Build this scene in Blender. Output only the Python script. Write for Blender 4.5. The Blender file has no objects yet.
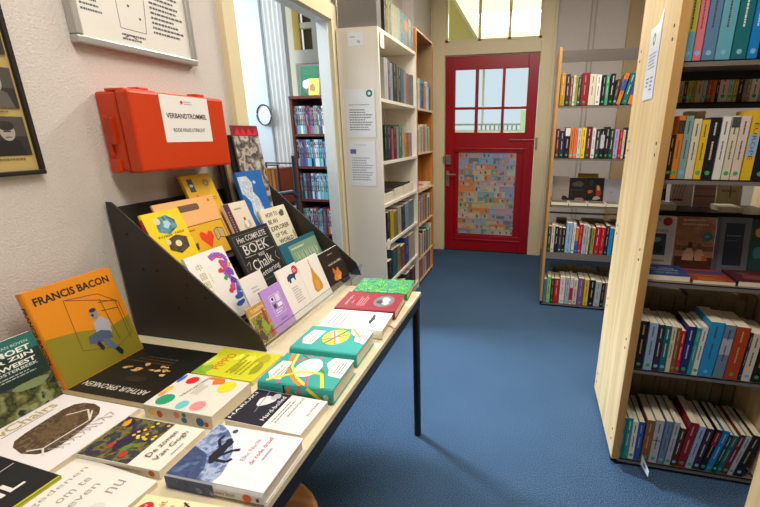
import bpy, math, random
from mathutils import Vector, Matrix
random.seed(7)
SC = bpy.context.scene
COL = SC.collection

# ------------------------------------------------------------------ camera
F, YAW, PITCH, ROLL, CXP, CYP, H = 402.56, -0.235209, 0.296038, 0.0010969, 434.0, 257.5, 1.40
cyw, syw, cp, sp = math.cos(YAW), math.sin(YAW), math.cos(PITCH), math.sin(PITCH)
FWD = Vector((syw*cp, cyw*cp, -sp)); RGT = Vector((cyw, -syw, 0)); DWN = FWD.cross(RGT)
cr, sr = math.cos(ROLL), math.sin(ROLL)
RX = cr*RGT + sr*DWN; DX = -sr*RGT + cr*DWN
CAM = Vector((0, 0, H))
cam = bpy.data.cameras.new('camera'); co = bpy.data.objects.new('camera', cam); COL.objects.link(co)
cam.sensor_width = 36; cam.lens = F/760*36
cam.shift_x = -(CXP-380)/760; cam.shift_y = (CYP-253.5)/760
cam.clip_start = 0.02
m = Matrix((RX, -DX, -FWD)).transposed().to_4x4(); m.translation = CAM
co.matrix_world = m
SC.camera = co

# ------------------------------------------------------------------ world, lights, exposure
W = bpy.data.worlds.new('world'); SC.world = W; W.use_nodes = True
bg = W.node_tree.nodes['Background']; bg.inputs[0].default_value = (0.80, 0.92, 1.0, 1); bg.inputs[1].default_value = .95
SC.view_settings.view_transform = 'Standard'; SC.view_settings.look = 'None'
SC.view_settings.gamma = 1; SC.view_settings.use_curve_mapping = False
SC.view_settings.exposure = 0.0

def area(name, loc, size, energy, col, target=None, sy=None, spread=180):
    l = bpy.data.lights.new(name, 'AREA'); l.energy = energy; l.color = col
    l.size = size; l.spread = math.radians(spread)
    if sy: l.shape = 'RECTANGLE'; l.size_y = sy
    o = bpy.data.objects.new(name, l); COL.objects.link(o); o.location = loc
    d = (Vector(target) - Vector(loc)) if target else Vector((0, 0, -1))
    o.rotation_euler = d.to_track_quat('-Z', 'Y').to_euler()
    return o
WARM = (1.0, 0.93, 0.84); COOL = (0.82, 0.92, 1.0)
area('ceiling_lamp_far', (-0.2, 2.7, 2.96), 1.3, 46, WARM, sy=0.35)
area('ceiling_lamp_near', (-0.35, 0.55, 2.96), 1.3, 25, WARM, sy=0.35)
area('shelf_fill_light', (0.1, 0.75, 2.96), 1.0, 17, WARM, sy=0.3)  # unseen fill light, added to brighten the right bookcase's shelf fronts
area('ceiling_lamp_aisle', (1.6, 1.9, 2.96), 1.2, 26, WARM, sy=0.35)
area('daylight_side_room', (-3.5, 2.2, 2.2), 1.4, 60, COOL, target=(-1.6, 2.6, 1.0), sy=1.4)
area('daylight_doorway', (-2.15, 2.5, 2.55), .35, 26, COOL, target=(-.1, 1.85, 0), sy=.35, spread=75)
area('hall_lamp', (-0.3, 6.4, 2.9), 1.2, 110, (1, 0.95, 0.7), sy=1.0)

# ------------------------------------------------------------------ helpers
def ray(px, py):
    return RX*((px-CXP)/F) + DX*((py-CYP)/F) + FWD
def on(px, py, ax, v):
    r = ray(px, py); return CAM + r*((v-CAM[ax])/r[ax])
def AX(px, py, v): return on(px, py, 0, v)      # pixel -> point on the plane x = v
def AY(px, py, v): return on(px, py, 1, v)
def AZ(px, py, v): return on(px, py, 2, v)

def lin(c):
    return tuple((v/12.92 if v <= .04045 else ((v+.055)/1.055)**2.4) for v in (x/255 for x in c))
MATS = {}
def M(c, rough=.6, metal=0, noise=0, scale=40, bump=0, emit=0, trans=0, alpha=1, key=None, ior=1.45, spec=.5):
    if isinstance(c, str): c = tuple(int(c[i:i+2], 16) for i in (0, 2, 4))
    k = key or (c, rough, metal, noise, scale, bump, emit, trans, alpha, spec)
    if k in MATS: return MATS[k]
    m = bpy.data.materials.new('paint_%02x%02x%02x' % tuple(c)); m.use_nodes = True
    nt = m.node_tree; b = nt.nodes['Principled BSDF']; l = lin(c)
    b.inputs['Base Color'].default_value = (*l, 1); b.inputs['Roughness'].default_value = rough
    b.inputs['Metallic'].default_value = metal; b.inputs['IOR'].default_value = ior
    b.inputs['Specular IOR Level'].default_value = spec
    b.inputs['Transmission Weight'].default_value = trans; b.inputs['Alpha'].default_value = alpha
    if emit: b.inputs['Emission Color'].default_value = (*l, 1); b.inputs['Emission Strength'].default_value = emit
    if noise or bump:
        tc = nt.nodes.new('ShaderNodeTexCoord'); n = nt.nodes.new('ShaderNodeTexNoise')
        n.inputs['Scale'].default_value = scale; n.inputs['Detail'].default_value = 4
        nt.links.new(tc.outputs['Object'], n.inputs['Vector'])
        if noise:
            r = nt.nodes.new('ShaderNodeValToRGB')
            r.color_ramp.elements[0].position = .3; r.color_ramp.elements[1].position = .7
            r.color_ramp.elements[0].color = (*[v*(1-noise) for v in l], 1)
            r.color_ramp.elements[1].color = (*[min(1, v*(1+noise)) for v in l], 1)
            nt.links.new(n.outputs['Fac'], r.inputs[0]); nt.links.new(r.outputs[0], b.inputs['Base Color'])
        if bump:
            bp = nt.nodes.new('ShaderNodeBump'); bp.inputs['Strength'].default_value = bump; bp.inputs['Distance'].default_value = .01
            nt.links.new(n.outputs['Fac'], bp.inputs['Height']); nt.links.new(bp.outputs[0], b.inputs['Normal'])
    MATS[k] = m; return m

def wood(c1, c2, axis='Z', scale=6, rough=.5, knots=False):
    k = ('wood', c1, c2, axis, scale)
    if k in MATS: return MATS[k]
    m = bpy.data.materials.new('wood_grain'); m.use_nodes = True
    nt = m.node_tree; b = nt.nodes['Principled BSDF']; b.inputs['Roughness'].default_value = rough
    tc = nt.nodes.new('ShaderNodeTexCoord'); mp = nt.nodes.new('ShaderNodeMapping')
    s = {'X': (.06, 1, 1), 'Y': (1, .06, 1), 'Z': (1, 1, .06)}[axis]
    mp.inputs['Scale'].default_value = tuple(v*scale for v in s)
    n = nt.nodes.new('ShaderNodeTexNoise'); n.inputs['Scale'].default_value = 3.2; n.inputs['Detail'].default_value = 6; n.inputs['Distortion'].default_value = .8
    r = nt.nodes.new('ShaderNodeValToRGB'); r.color_ramp.elements[0].position = .35; r.color_ramp.elements[1].position = .65
    r.color_ramp.elements[0].color = (*lin(c1), 1); r.color_ramp.elements[1].color = (*lin(c2), 1)
    nt.links.new(tc.outputs['Object'], mp.inputs[0]); nt.links.new(mp.outputs[0], n.inputs['Vector'])
    nt.links.new(n.outputs['Fac'], r.inputs[0]); nt.links.new(r.outputs[0], b.inputs['Base Color'])
    MATS[k] = m; return m

def mottle(cols, scale=30, detail=3, rough=.5, vor=False):
    # printed picture: several inks in irregular patches
    k = ('mottle', tuple(cols), scale, vor)
    if k in MATS: return MATS[k]
    m = bpy.data.materials.new('printed_picture'); m.use_nodes = True; nt = m.node_tree; b = nt.nodes['Principled BSDF']; b.inputs['Roughness'].default_value = rough
    tc = nt.nodes.new('ShaderNodeTexCoord'); r = nt.nodes.new('ShaderNodeValToRGB'); r.color_ramp.interpolation = 'CONSTANT' if vor else 'LINEAR'
    if vor:
        n = nt.nodes.new('ShaderNodeTexVoronoi'); n.inputs['Scale'].default_value = scale
        sp_ = nt.nodes.new('ShaderNodeSeparateColor'); nt.links.new(n.outputs['Color'], sp_.inputs[0]); fac = sp_.outputs[0]
    else:
        n = nt.nodes.new('ShaderNodeTexNoise'); n.inputs['Scale'].default_value = scale; n.inputs['Detail'].default_value = detail; fac = n.outputs['Fac']
    nt.links.new(tc.outputs['Object'], n.inputs['Vector']); nt.links.new(fac, r.inputs[0]); nt.links.new(r.outputs[0], b.inputs['Base Color'])
    lo, hi = (0, 1) if vor else (.32, .68); e = r.color_ramp.elements; N = len(cols)
    hexc = lambda c: (*lin(tuple(int(c[i:i+2], 16) for i in (0, 2, 4))), 1)
    e[0].position = lo; e[0].color = hexc(cols[0]); e[1].position = lo+(hi-lo)*(N-1)/(N if vor else N-1); e[1].color = hexc(cols[-1])
    for i in range(1, N-1):
        q = e.new(lo+(hi-lo)*i/(N if vor else N-1)); q.color = hexc(cols[i])
    MATS[k] = m; return m
class MB:
    def __init__(s): s.v = []; s.f = []; s.mi = []; s.ms = []
    def mat(s, m):
        if m not in s.ms: s.ms.append(m)
        return s.ms.index(m)
    def poly(s, vs, fs, m):
        o = len(s.v); s.v += [tuple(v) for v in vs]; i = s.mat(m)
        for f in fs: s.f.append([o+k for k in f]); s.mi.append(i)
        return s
    def box(s, x0, x1, y0, y1, z0, z1, m):
        if x0 > x1: x0, x1 = x1, x0
        if y0 > y1: y0, y1 = y1, y0
        if z0 > z1: z0, z1 = z1, z0
        vs = [(x, y, z) for x in (x0, x1) for y in (y0, y1) for z in (z0, z1)]
        return s.poly(vs, [(0,1,3,2),(4,6,7,5),(0,4,5,1),(2,3,7,6),(0,2,6,4),(1,5,7,3)], m)
    def prism(s, prof, a, b, axis, m):            # profile (u,v) extruded from a to b along axis
        n = len(prof)
        def P(u, v, w): return {0: (w, u, v), 1: (u, w, v), 2: (u, v, w)}[axis]
        vs = [P(u, v, a) for u, v in prof] + [P(u, v, b) for u, v in prof]
        fs = [tuple(range(n)), tuple(range(n, 2*n))[::-1]] + [(i, (i+1) % n, n+(i+1) % n, n+i) for i in range(n)]
        return s.poly(vs, fs, m)
    def tube(s, pts, r, m, n=10, r2=None, cap=True):
        pts = [Vector(p) for p in pts]; vs = []; fs = []
        for i, p in enumerate(pts):
            d = (pts[min(i+1, len(pts)-1)] - pts[max(i-1, 0)]).normalized()
            a = d.cross(Vector((0, 0, 1)))
            if a.length < .1: a = d.cross(Vector((1, 0, 0)))
            a.normalize(); b = d.cross(a)
            rr = r if r2 is None else r+(r2-r)*i/(len(pts)-1)
            for k in range(n):
                t = 2*math.pi*k/n; vs.append(p+a*math.cos(t)*rr+b*math.sin(t)*rr)
        for i in range(len(pts)-1):
            for k in range(n): fs.append((i*n+k, i*n+(k+1) % n, (i+1)*n+(k+1) % n, (i+1)*n+k))
        if cap: fs += [tuple(range(n)), tuple(range((len(pts)-1)*n, len(pts)*n))]
        return s.poly(vs, fs, m)
    def build(s, name, parent=None, bevel=0, smooth=False, loc=None):
        me = bpy.data.meshes.new(name); me.from_pydata(s.v, [], s.f)
        for m in s.ms: me.materials.append(m)
        me.polygons.foreach_set('material_index', s.mi)
        me.update()
        import bmesh
        bm = bmesh.new(); bm.from_mesh(me); bmesh.ops.recalc_face_normals(bm, faces=bm.faces); bm.to_mesh(me); bm.free()
        if smooth: me.polygons.foreach_set('use_smooth', [True]*len(me.polygons))
        o = bpy.data.objects.new(name, me); COL.objects.link(o)
        if parent: o.parent = parent
        if loc: o.location = loc
        if bevel:
            b = o.modifiers.new('bevel', 'BEVEL'); b.width = bevel; b.segments = 2; b.limit_method = 'ANGLE'
        return o

def tag(o, label, cat, group=None, kind=None):
    o['label'] = label; o['category'] = cat
    if group: o['group'] = group
    if kind: o['kind'] = kind
    return o
def thing(name, label, cat, loc=(0, 0, 0), group=None):
    o = bpy.data.objects.new(name, None); COL.objects.link(o); o.location = loc; o.empty_display_size = .05
    return tag(o, label, cat, group)
def struct(o): o['kind'] = 'structure'; return o

TXT = {}
def text_mesh(s, bold=0.0):
    k = (s, bold)
    if k in TXT: return TXT[k]
    cu = bpy.data.curves.new('t', 'FONT'); cu.body = s; cu.size = 1; cu.resolution_u = 2; cu.offset = bold
    o = bpy.data.objects.new('t', cu); COL.objects.link(o)
    dg = bpy.context.evaluated_depsgraph_get(); me = bpy.data.meshes.new_from_object(o.evaluated_get(dg))
    vs = [tuple(v.co[:2]) for v in me.vertices]; fs = [tuple(p.vertices) for p in me.polygons]
    bpy.data.objects.remove(o); bpy.data.curves.remove(cu); bpy.data.meshes.remove(me)
    if vs:
        x0 = min(v[0] for v in vs); x1 = max(v[0] for v in vs); y0 = min(v[1] for v in vs); y1 = max(v[1] for v in vs)
        vs = [((x-x0), (y-y0)) for x, y in vs]; TXT[k] = (vs, fs, x1-x0, y1-y0)
    else: TXT[k] = ([], [], 1, 1)
    return TXT[k]

# art items, in cover metres (origin lower left):
# ('r',x0,y0,x1,y1,c) ('p',[(x,y)..],c) ('e',cx,cy,rx,ry,c) ('t',text,x,y,w,h,c[,rot[,bold]]) ('l',[(x,y)..],width,c)
# ('w',x0,y0,x1,y1,rows,c) rows of small illegible text strokes
def art2d(items, seed=1):
    out = []; rnd = random.Random(seed)
    for it in items:
        k = it[0]
        if k == 'r': _, a, b, c, d, col = it; out.append(([(a,b),(c,b),(c,d),(a,d)], [(0,1,2,3)], col))
        elif k == 'p': out.append((it[1], [tuple(range(len(it[1])))], it[2]))
        elif k == 'e':
            _, cx, cy, rx, ry, col = it; n = 20
            out.append(([(cx+rx*math.cos(2*math.pi*i/n), cy+ry*math.sin(2*math.pi*i/n)) for i in range(n)], [tuple(range(n))], col))
        elif k == 'b':        # irregular blob
            _, cx, cy, rx, ry, col = it; n = 24; p1_, p2_, p3_ = [rnd.uniform(0, 6.28) for _ in range(3)]; q = [1+.14*math.sin(2*6.2832*i/n+p1_)+.09*math.sin(3*6.2832*i/n+p2_)+.06*math.sin(5*6.2832*i/n+p3_) for i in range(n)]
            out.append(([(cx+rx*q[i]*math.cos(2*math.pi*i/n), cy+ry*q[i]*math.sin(2*math.pi*i/n)) for i in range(n)], [tuple(range(n))], col))
        elif k == 't':
            s, x, y, w, h, col = it[1:7]; rot = it[7] if len(it) > 7 else 0; bold = it[8] if len(it) > 8 else 0
            vs, fs, tw, th = text_mesh(s, bold); c_, s_ = math.cos(math.radians(rot)), math.sin(math.radians(rot))
            out.append(([(x+(a*w/tw)*c_-(b*h/th)*s_, y+(a*w/tw)*s_+(b*h/th)*c_) for a, b in vs], fs, col))
        elif k == 'l':
            pts, wd, col = it[1:]; vs = []; fs = []
            for (a, b), (c, d) in zip(pts, pts[1:]):
                L = math.hypot(c-a, d-b) or 1; nx, ny = -(d-b)/L*wd/2, (c-a)/L*wd/2; o = len(vs)
                vs += [(a+nx, b+ny), (c+nx, d+ny), (c-nx, d-ny), (a-nx, b-ny)]; fs.append((o, o+1, o+2, o+3))
            out.append((vs, fs, col))
        elif k == 'w':
            _, a, b, c, d, rows, col = it; vs = []; fs = []; rh = (d-b)/rows
            for r in range(rows):
                x = a; y = b+rh*(r+.25); end = c - rnd.uniform(0, .35)*(c-a)
                while x < end:
                    L = rnd.uniform(.04, .12)*(c-a); o = len(vs); x2 = min(x+L, end)
                    vs += [(x, y), (x2, y), (x2, y+rh*.42), (x, y+rh*.42)]; fs.append((o, o+1, o+2, o+3)); x = x2+.02*(c-a)
            out.append((vs, fs, col))
    return out
def put_art(mb, items, fn, seed=1, rough=.5):
    """fn(u, v, lift) -> 3D; each layer lies a hair above the last"""
    for i, (vs, fs, col) in enumerate(art2d(items, seed)):
        if vs: mb.poly([fn(u, v, .0002+.00007*i) for u, v in vs], fs, col if isinstance(col, bpy.types.Material) else M(col, rough))

PAGE = M('e9dfc4', .85, noise=.06, scale=300)
# ------------------------------------------------------------------ one book: spine at x=0, width along x, height along y, thickness z
def book(label, w, h, t, col, mat, art=(), spine=(), hard=True, group=None, name='book', cat='book', rough=.45, page=None, back=None, noun='cover', pages=True, ribbon=None, asc=(1, 1), ash=0):
    root = thing(name, label, cat, group=group); root.matrix_world = mat
    c = M(col, rough); bt = .0026 if hard else .0007; ov = .003 if hard else .0004
    mb = MB(); bl = min(.12*t, .005) if hard else 0
    if hard:
        prof = [(w, t), (.004, t)] + [(.004-(.004+bl)*math.sin(math.pi*k/6), t/2+(t/2)*math.cos(math.pi*k/6)) for k in range(1, 6)] + [(.004, 0), (w, 0), (w, bt), (.006, bt), (.003, t*.3), (.003, t*.7), (.006, t-bt), (w, t-bt)]
    else:
        prof = [(w, t), (0, t), (0, 0), (w, 0), (w, bt), (.001, bt), (.001, t-bt), (w, t-bt)]
    # local (x,z) profile extruded along y
    mb.prism([(a, b) for a, b in prof], 0, h, 1, c)
    put_art(mb, art, lambda u, v, e: (u*asc[0], v*asc[1]+ash, t+e), seed=len(label))
    # spine art: u along the height (0..h), v across thickness (0..t)
    put_art(mb, from_top(spine, h), lambda u, v, e: (-bl-e, h-u, v), seed=3)
    mb.build('cover', root)
    if pages:
        pb = MB(); pb.box(.003 if hard else .0012, w-ov*1.3, ov, h-ov, bt+.0001, t-bt-.0001, page or PAGE)
        pb.build('page_block', root)
    if ribbon:
        rb = MB(); rb.tube([(w*.55, ov, t*.5), (w*.55, -.012, t*.35), (w*.5, -.02, .002), (w*.42, -.03, .002)], .0012, M(ribbon, .6), 6)
        rb.tube([(w*.5, ov, t*.5), (w*.5, -.01, t*.4), (w*.58, -.03, .002)], .0012, M(ribbon, .6), 6)
        rb.build('bookmark_ribbon', root)
    return root
def from_top(items, h):      # spine lettering reads downwards, so measure from the top
    o = []
    for i in items:
        k = i[0]
        if k == 'r': o.append((k, h-i[3], i[2], h-i[1], i[4], i[5]))
        elif k in 'eb': o.append((k, h-i[1], *i[2:]))
        elif k == 'l': o.append((k, [(h-a, b) for a, b in i[1]], *i[2:]))
        elif k == 't': o.append((k, i[1], h-i[2]-i[4], *i[3:]))
        elif k == 'w': o.append((k, h-i[3], i[2], h-i[1], *i[4:]))
        else: o.append(i)
    return o
def mx(o, X, Y, Z):
    m = Matrix((Vector(X), Vector(Y), Vector(Z))).transposed().to_4x4(); m.translation = Vector(o); return m

# ================================================================== SETTING
WALL = M('d0c9c3', .85, noise=.03, scale=170, bump=.3)
CREAM = M('e0d2ac', .45)
WHITE = M('e6e4dc', .4)
YB = 4.86
def plaster(name, *b, m=None):
    return struct(MB().box(*b, m or WALL).build(name))
# carpet
def carpet():
    m = bpy.data.materials.new('blue_carpet'); m.use_nodes = True; nt = m.node_tree; b = nt.nodes['Principled BSDF']
    b.inputs['Roughness'].default_value = .95; b.inputs['Specular IOR Level'].default_value = .1
    tc = nt.nodes.new('ShaderNodeTexCoord'); n = nt.nodes.new('ShaderNodeTexNoise'); n.inputs['Scale'].default_value = 240; n.inputs['Detail'].default_value = 2
    n2 = nt.nodes.new('ShaderNodeTexNoise'); n2.inputs['Scale'].default_value = 2.2; n2.inputs['Detail'].default_value = 4
    r = nt.nodes.new('ShaderNodeValToRGB'); r.color_ramp.elements[0].position = .35; r.color_ramp.elements[1].position = .68
    r.color_ramp.elements[0].color = (*lin((30, 50, 76)), 1); r.color_ramp.elements[1].color = (*lin((92, 122, 154)), 1)
    mx_ = nt.nodes.new('ShaderNodeMix'); mx_.data_type = 'RGBA'; mx_.blend_type = 'MULTIPLY'; mx_.inputs[0].default_value = .35
    r2 = nt.nodes.new('ShaderNodeValToRGB'); r2.color_ramp.elements[0].position = .3; r2.color_ramp.elements[0].color = (.55, .6, .65, 1); r2.color_ramp.elements[1].position = .7
    bp = nt.nodes.new('ShaderNodeBump'); bp.inputs['Strength'].default_value = .6; bp.inputs['Distance'].default_value = .006
    L = nt.links.new
    L(tc.outputs['Object'], n.inputs['Vector']); L(tc.outputs['Object'], n2.inputs['Vector']); L(n.outputs['Fac'], r.inputs[0]); L(n2.outputs['Fac'], r2.inputs[0])
    L(r.outputs[0], mx_.inputs[6]); L(r2.outputs[0], mx_.inputs[7]); L(mx_.outputs[2], b.inputs['Base Color']); L(n.outputs['Fac'], bp.inputs['Height']); L(bp.outputs[0], b.inputs['Normal'])
    return m
plaster('floor', -4.2, 3.4, -2.2, 9.2, -.06, 0, m=carpet())
plaster('ceiling', -4.2, 3.4, -2.2, YB+.1, 3.0, 3.06, m=M('e8e2d6', .9))
OY0, OY1, OZ = 1.687, 2.587, 2.085          # doorway in the left wall
plaster('wall_left', -1.37, -1.30, -2.2, OY0, 0, 3.0)
plaster('wall_left_far', -1.37, -1.30, OY1, YB, 0, 3.0)
plaster('wall_left_over_doorway', -1.37, -1.30, OY0, OY1, OZ, 3.0)
plaster('wall_left_pier', -1.2995, -1.19, 4.14, YB, 0, 3.0)
DX0, DX1, DZ = -1.03, .006, 2.237            # red door
TZ0, TZ1 = 2.37, 2.86                        # transom opening
plaster('wall_back_left', -1.37, DX0, YB, YB+.1, 0, 3.0)
plaster('wall_back_right', DX1, 3.4, YB, YB+.1, 0, 3.0)
plaster('wall_back_top', DX0, DX1, YB, YB+.1, TZ1, 3.0)
plaster('wall_right', 3.3, 3.4, -2.2, YB, 0, 3.0)
plaster('wall_front', -1.37, 3.4, -2.3, -2.2, 0, 3.0)
# doorway casing (left wall) and its lining
t = MB()
for (a, b) in ((1.612, OY0), (OY1, 2.672)): t.box(-1.30, -1.272, a, b, 0, OZ+.09, CREAM)
t.box(-1.30, -1.272, OY0+.0005, OY1-.0005, OZ, OZ+.09, CREAM)
struct(t.build('trim_1'))
LIN = M('dde2e2', .4)
t = MB(); t.box(-1.372, -1.299, OY0, OY0+.012, 0, OZ, LIN).box(-1.372, -1.299, OY1-.012, OY1, 0, OZ, LIN).box(-1.372, -1.299, OY0+.012, OY1-.012, OZ-.012, OZ, LIN)
struct(t.build('trim_2'))
# casing around red door + transom
t = MB()
t.box(-1.19, DX0, YB-.03, YB, 0, 2.98, CREAM).box(DX1, .155, YB-.03, YB, 0, 2.98, CREAM)
t.box(DX0, DX1, YB-.03, YB+.06, DZ+.003, TZ0, CREAM).box(DX0, DX1, YB-.03, YB, TZ1, 2.98, CREAM)
t.box(-1.165, -1.15, YB-.04, YB-.03, 0, 2.98, CREAM).box(.115, .13, YB-.04, YB-.03, 0, 2.98, CREAM)
struct(t.build('trim_3', bevel=.004))
# window_2 = transom with three panes
t = MB()
for x in (DX0, -.667, -.345, DX1-.03): t.box(x, x+.03, YB-.01, YB+.03, TZ0, TZ1, CREAM)
t.box(DX0, DX1, YB-.01, YB+.03, TZ0, TZ0+.025, CREAM)
w2 = struct(t.build('window_2'))
GL = M((235, 240, 240), .05, trans=1, ior=1.12, key='glass')
MB().box(DX0+.01, DX1-.01, YB+.008, YB+.012, TZ0+.02, TZ1, GL).build('glass_pane', w2)
# red door
RED = M('9c0e1c', .3); D = bpy.data.objects.new('door_1', None); COL.objects.link(D); D['kind'] = 'structure'
yf, yb = YB+.004, YB+.044
p = MB(); pz = [(-.915, -.685), (-.650, -.385), (-.355, -.112)]; zr = [(1.425, 1.675), (1.702, 2.095)]
p.box(DX0+.004, -.915, yf, yb, .01, DZ-.004, RED).box(-.112, DX1-.004, yf, yb, .01, DZ-.004, RED)
p.box(-.915, -.112, yf, yb, 2.095, DZ-.004, RED).box(-.915, -.112, yf, yb, 1.20, 1.425, RED)
p.box(-.915, -.112, yf, yb, .01, .20, RED).box(-.915, -.112, yf+.014, yb, .20, 1.20, RED)
p.box(-.685, -.65, yf, yb, 1.425, 2.095, RED).box(-.385, -.355, yf, yb, 1.425, 2.095, RED).box(-.915, -.112, yf+.002, yb-.002, 1.675, 1.702, RED)
p.box(-.93, -.10, yf-.012, yf, .135, .155, RED).box(-.95, -.08, yf-.01, yf, 1.232, 1.25, RED)
p.build('panel', D, bevel=.004)
for i, (a, b) in enumerate(pz):
    for c, d in zr: MB().box(a, b, yf+.018, yf+.022, c, d, GL).build('glass_pane', D)
ST = M('b9b6ae', .3, metal=.9)
hd = MB(); hd.box(-1.012, -.975, yf-.012, yf, .80, .985, ST); hd.tube([(-.993, yf-.01, .945), (-.993, yf-.05, .945), (-.99, yf-.055, .945), (-.885, yf-.055, .945)], .009, ST); hd.build('handle', D)
lk = MB(); lk.box(-1.015, -.955, yf-.03, yf, 1.06, 1.17, ST).box(-1.045, -1.018, yf-.05, yf, 1.075, 1.155, ST); lk.build('lock', D, bevel=.003)
hb = MB(); hb.box(.008, .035, YB-.05, YB-.03, 1.25, 1.37, ST); hb.tube([(.0, YB-.02, 1.345), (-.28, YB-.02, 1.345)], .004, ST, 6); hb.build('closer_arm', D)
struct(MB().box(DX0, DX1, YB-.01, YB+.06, 0, .012, M('241f1d', .7)).build('trim_4'))
struct(MB().box(.16, 3.3, YB-.015, YB, 0, .08, M('5b4a3c', .6)).build('baseboard_back', bevel=.003))
struct(MB().box(-1.19, -1.175, 4.14, YB-.03, 0, .08, M('5b4a3c', .6)).build('baseboard_left', bevel=.003))
# wall panel battens to the right of the door
t = MB()
for x in (.47, .515): t.box(x, x+.012, YB-.012, YB, .08, 2.98, M('b8ab98', .6))
struct(t.build('trim_5', bevel=.003))
struct(MB().box(.83, .98, YB-.05, YB, .08, 2.98, M('b79f74', .5)).build('trim_6', bevel=.006))
# hallway behind the red door
HALL = M('e2d68c', .8)
plaster('ceiling_hall', -2.6, 2.2, YB+.1, 9.0, 3.0, 3.06, m=HALL)
plaster('wall_hall_left', -2.6, -2.5, YB+.1, 9.0, 0, 3.0, m=HALL)
plaster('wall_hall_right', 1.6, 1.7, YB+.1, 9.0, 0, 3.0, m=HALL)
plaster('wall_hall_end', -2.5, 1.6, 8.9, 9.0, 2.72, 3.0, m=HALL)
t = MB(); FR = M('c9d2d4', .5)
t.box(-2.5, 1.6, 8.86, 8.9, 0, 1.50, FR).box(-1.75, -.2, 8.82, 8.86, 1.585, 1.62, M('8fa3a8', .5)).box(-1.10, -1.06, 8.82, 8.86, 1.62, 2.72, M('aebcc0', .5))
for x in (-2.2, 1.2): t.box(x, x+.03, 8.86, 8.9, 1.33, 2.72, FR)
for k in range(16): t.box(-1.2+k*.09, -1.17+k*.09, 8.83, 8.86, 1.50, 1.585, M('7b8c92', .5))
t.box(-.30, -.16, 8.7, 8.8, 1.2, 1.86, M('a9c6c2', .5)).box(-1.74, -1.71, 8.7, 8.8, 1.3, 1.80, M('9aa9ad', .5))
struct(t.build('window_3'))
lamp = thing('ceiling_light', 'long bright fluorescent ceiling light in the hallway seen through the glass over the red door', 'ceiling light', (-.3, 6.4, 2.99))
MB().box(-.75, 1.5, -.95, 1.5, -.012, .008, M('f4edb8', .5, emit=1.7)).build('diffuser', lamp)
MB().box(-.8, 1.55, -1.0, 1.55, -.008, .01, M('e8e2c8', .5)).build('frame', lamp)

# ------------------------------------------------------------------ side room seen through the doorway
SW = M('e3dcc6', .8)
xa, xb = AY(294, 20, 4.0).x, AY(319, 20, 4.0).x; za, zb = AY(305, 51, 4.0).z, 2.75
plaster('wall_side_back', -2.85, xa, 4.0, 4.1, 0, 3.0, m=SW)
plaster('wall_side_under', xa, -1.37, 4.0, 4.1, 0, za, m=SW)
plaster('wall_side_over', xa, -1.37, 4.0, 4.1, zb, 3.0, m=SW)
plaster('wall_side_corner', -4.2, -3.4, 4.0, 4.1, 0, 3.0, m=SW)
plaster('wall_side_sill', -3.4, -2.85, 4.0, 4.1, 0, .8, m=SW)
plaster('wall_side_left', -4.2, -4.1, -.6, 4.0, 0, 3.0, m=SW)
plaster('wall_side_front', -4.2, -1.37, -.7, -.6, 0, 3.0, m=SW)
YF = M('c9a94e', .5)
t = MB(); xm = AY(312.5, 20, 4.0).x; zm = AY(305, 29, 4.0).z
t.box(xa, xa+.07, 3.96, 4.0, za, zb, YF)
t.box(xm, xm+.05, 3.965, 4.015, za+.001, zb, WHITE).box(xa+.07, xb+.3, 3.97, 4.02, zm, zm+.05, WHITE).box(xa, xb+.3, 3.94, 4.02, za-.12, za, WHITE)
w1 = struct(t.build('window_1'))
MB().box(xa+.07, -1.37, 4.03, 4.04, za, zb, M('5d5330', .25)).build('glass_pane', w1)
struct(MB().box(xa+.05, -1.4, 3.86, 3.99, za-.55, za-.14, M('eeeeea', .4)).build('trim_7', bevel=.01))

# ================================================================== SIDE ROOM THINGS
q0, q1 = AY(238, 60, 3.3).x, AY(264, 60, 3.3).x
cb = thing('cupboard', 'tall plain white cupboard standing beyond the open doorway on the left', 'cupboard', ((q0+q1)/2, 3.3, 0))
MB().box((q0-q1)/2, (q1-q0)/2, .02, .4, .05, 2.7, M('d4dee4', .4)).build('body', cb, bevel=.004)
MB().box((q0-q1)/2, (q1-q0)/2, 0, .019, .07, 2.69, M('d4e0e8', .35)).build('door', cb, bevel=.003)
mr = AY(264, 115, 3.27)
rm = thing('round_mirror', 'small round mirror with a dark rim on the white cupboard', 'mirror', mr)
t = MB(); t.tube([(math.cos(a)*.070, .0, math.sin(a)*.084) for a in [2*math.pi*k/28 for k in range(29)]], .006, M('39434c', .4), 8, cap=False); t.build('rim', rm)
MB().prism([(math.cos(2*math.pi*k/28)*.070, math.sin(2*math.pi*k/28)*.084) for k in range(28)], .004, .010, 1, M('eef2f4', .25)).build('glass', rm)
# pleated curtain
c0, c1 = q1+.01, AY(282.5, 40, 3.3).x
CU = M('f2f3f2', .8); pr = []
for k in range(40):
    u = k/39; pr.append((c0+(c1-c0)*u, 3.32+.010*math.sin(u*math.pi*9)))
pr2 = [(x, y+.006) for x, y in pr[::-1]]
cu = MB().prism(pr+pr2, .05, 2.75, 2, CU).build('curtain', smooth=False); tag(cu, 'white pleated curtain hanging beside the cupboard behind the doorway', 'curtain')
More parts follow.
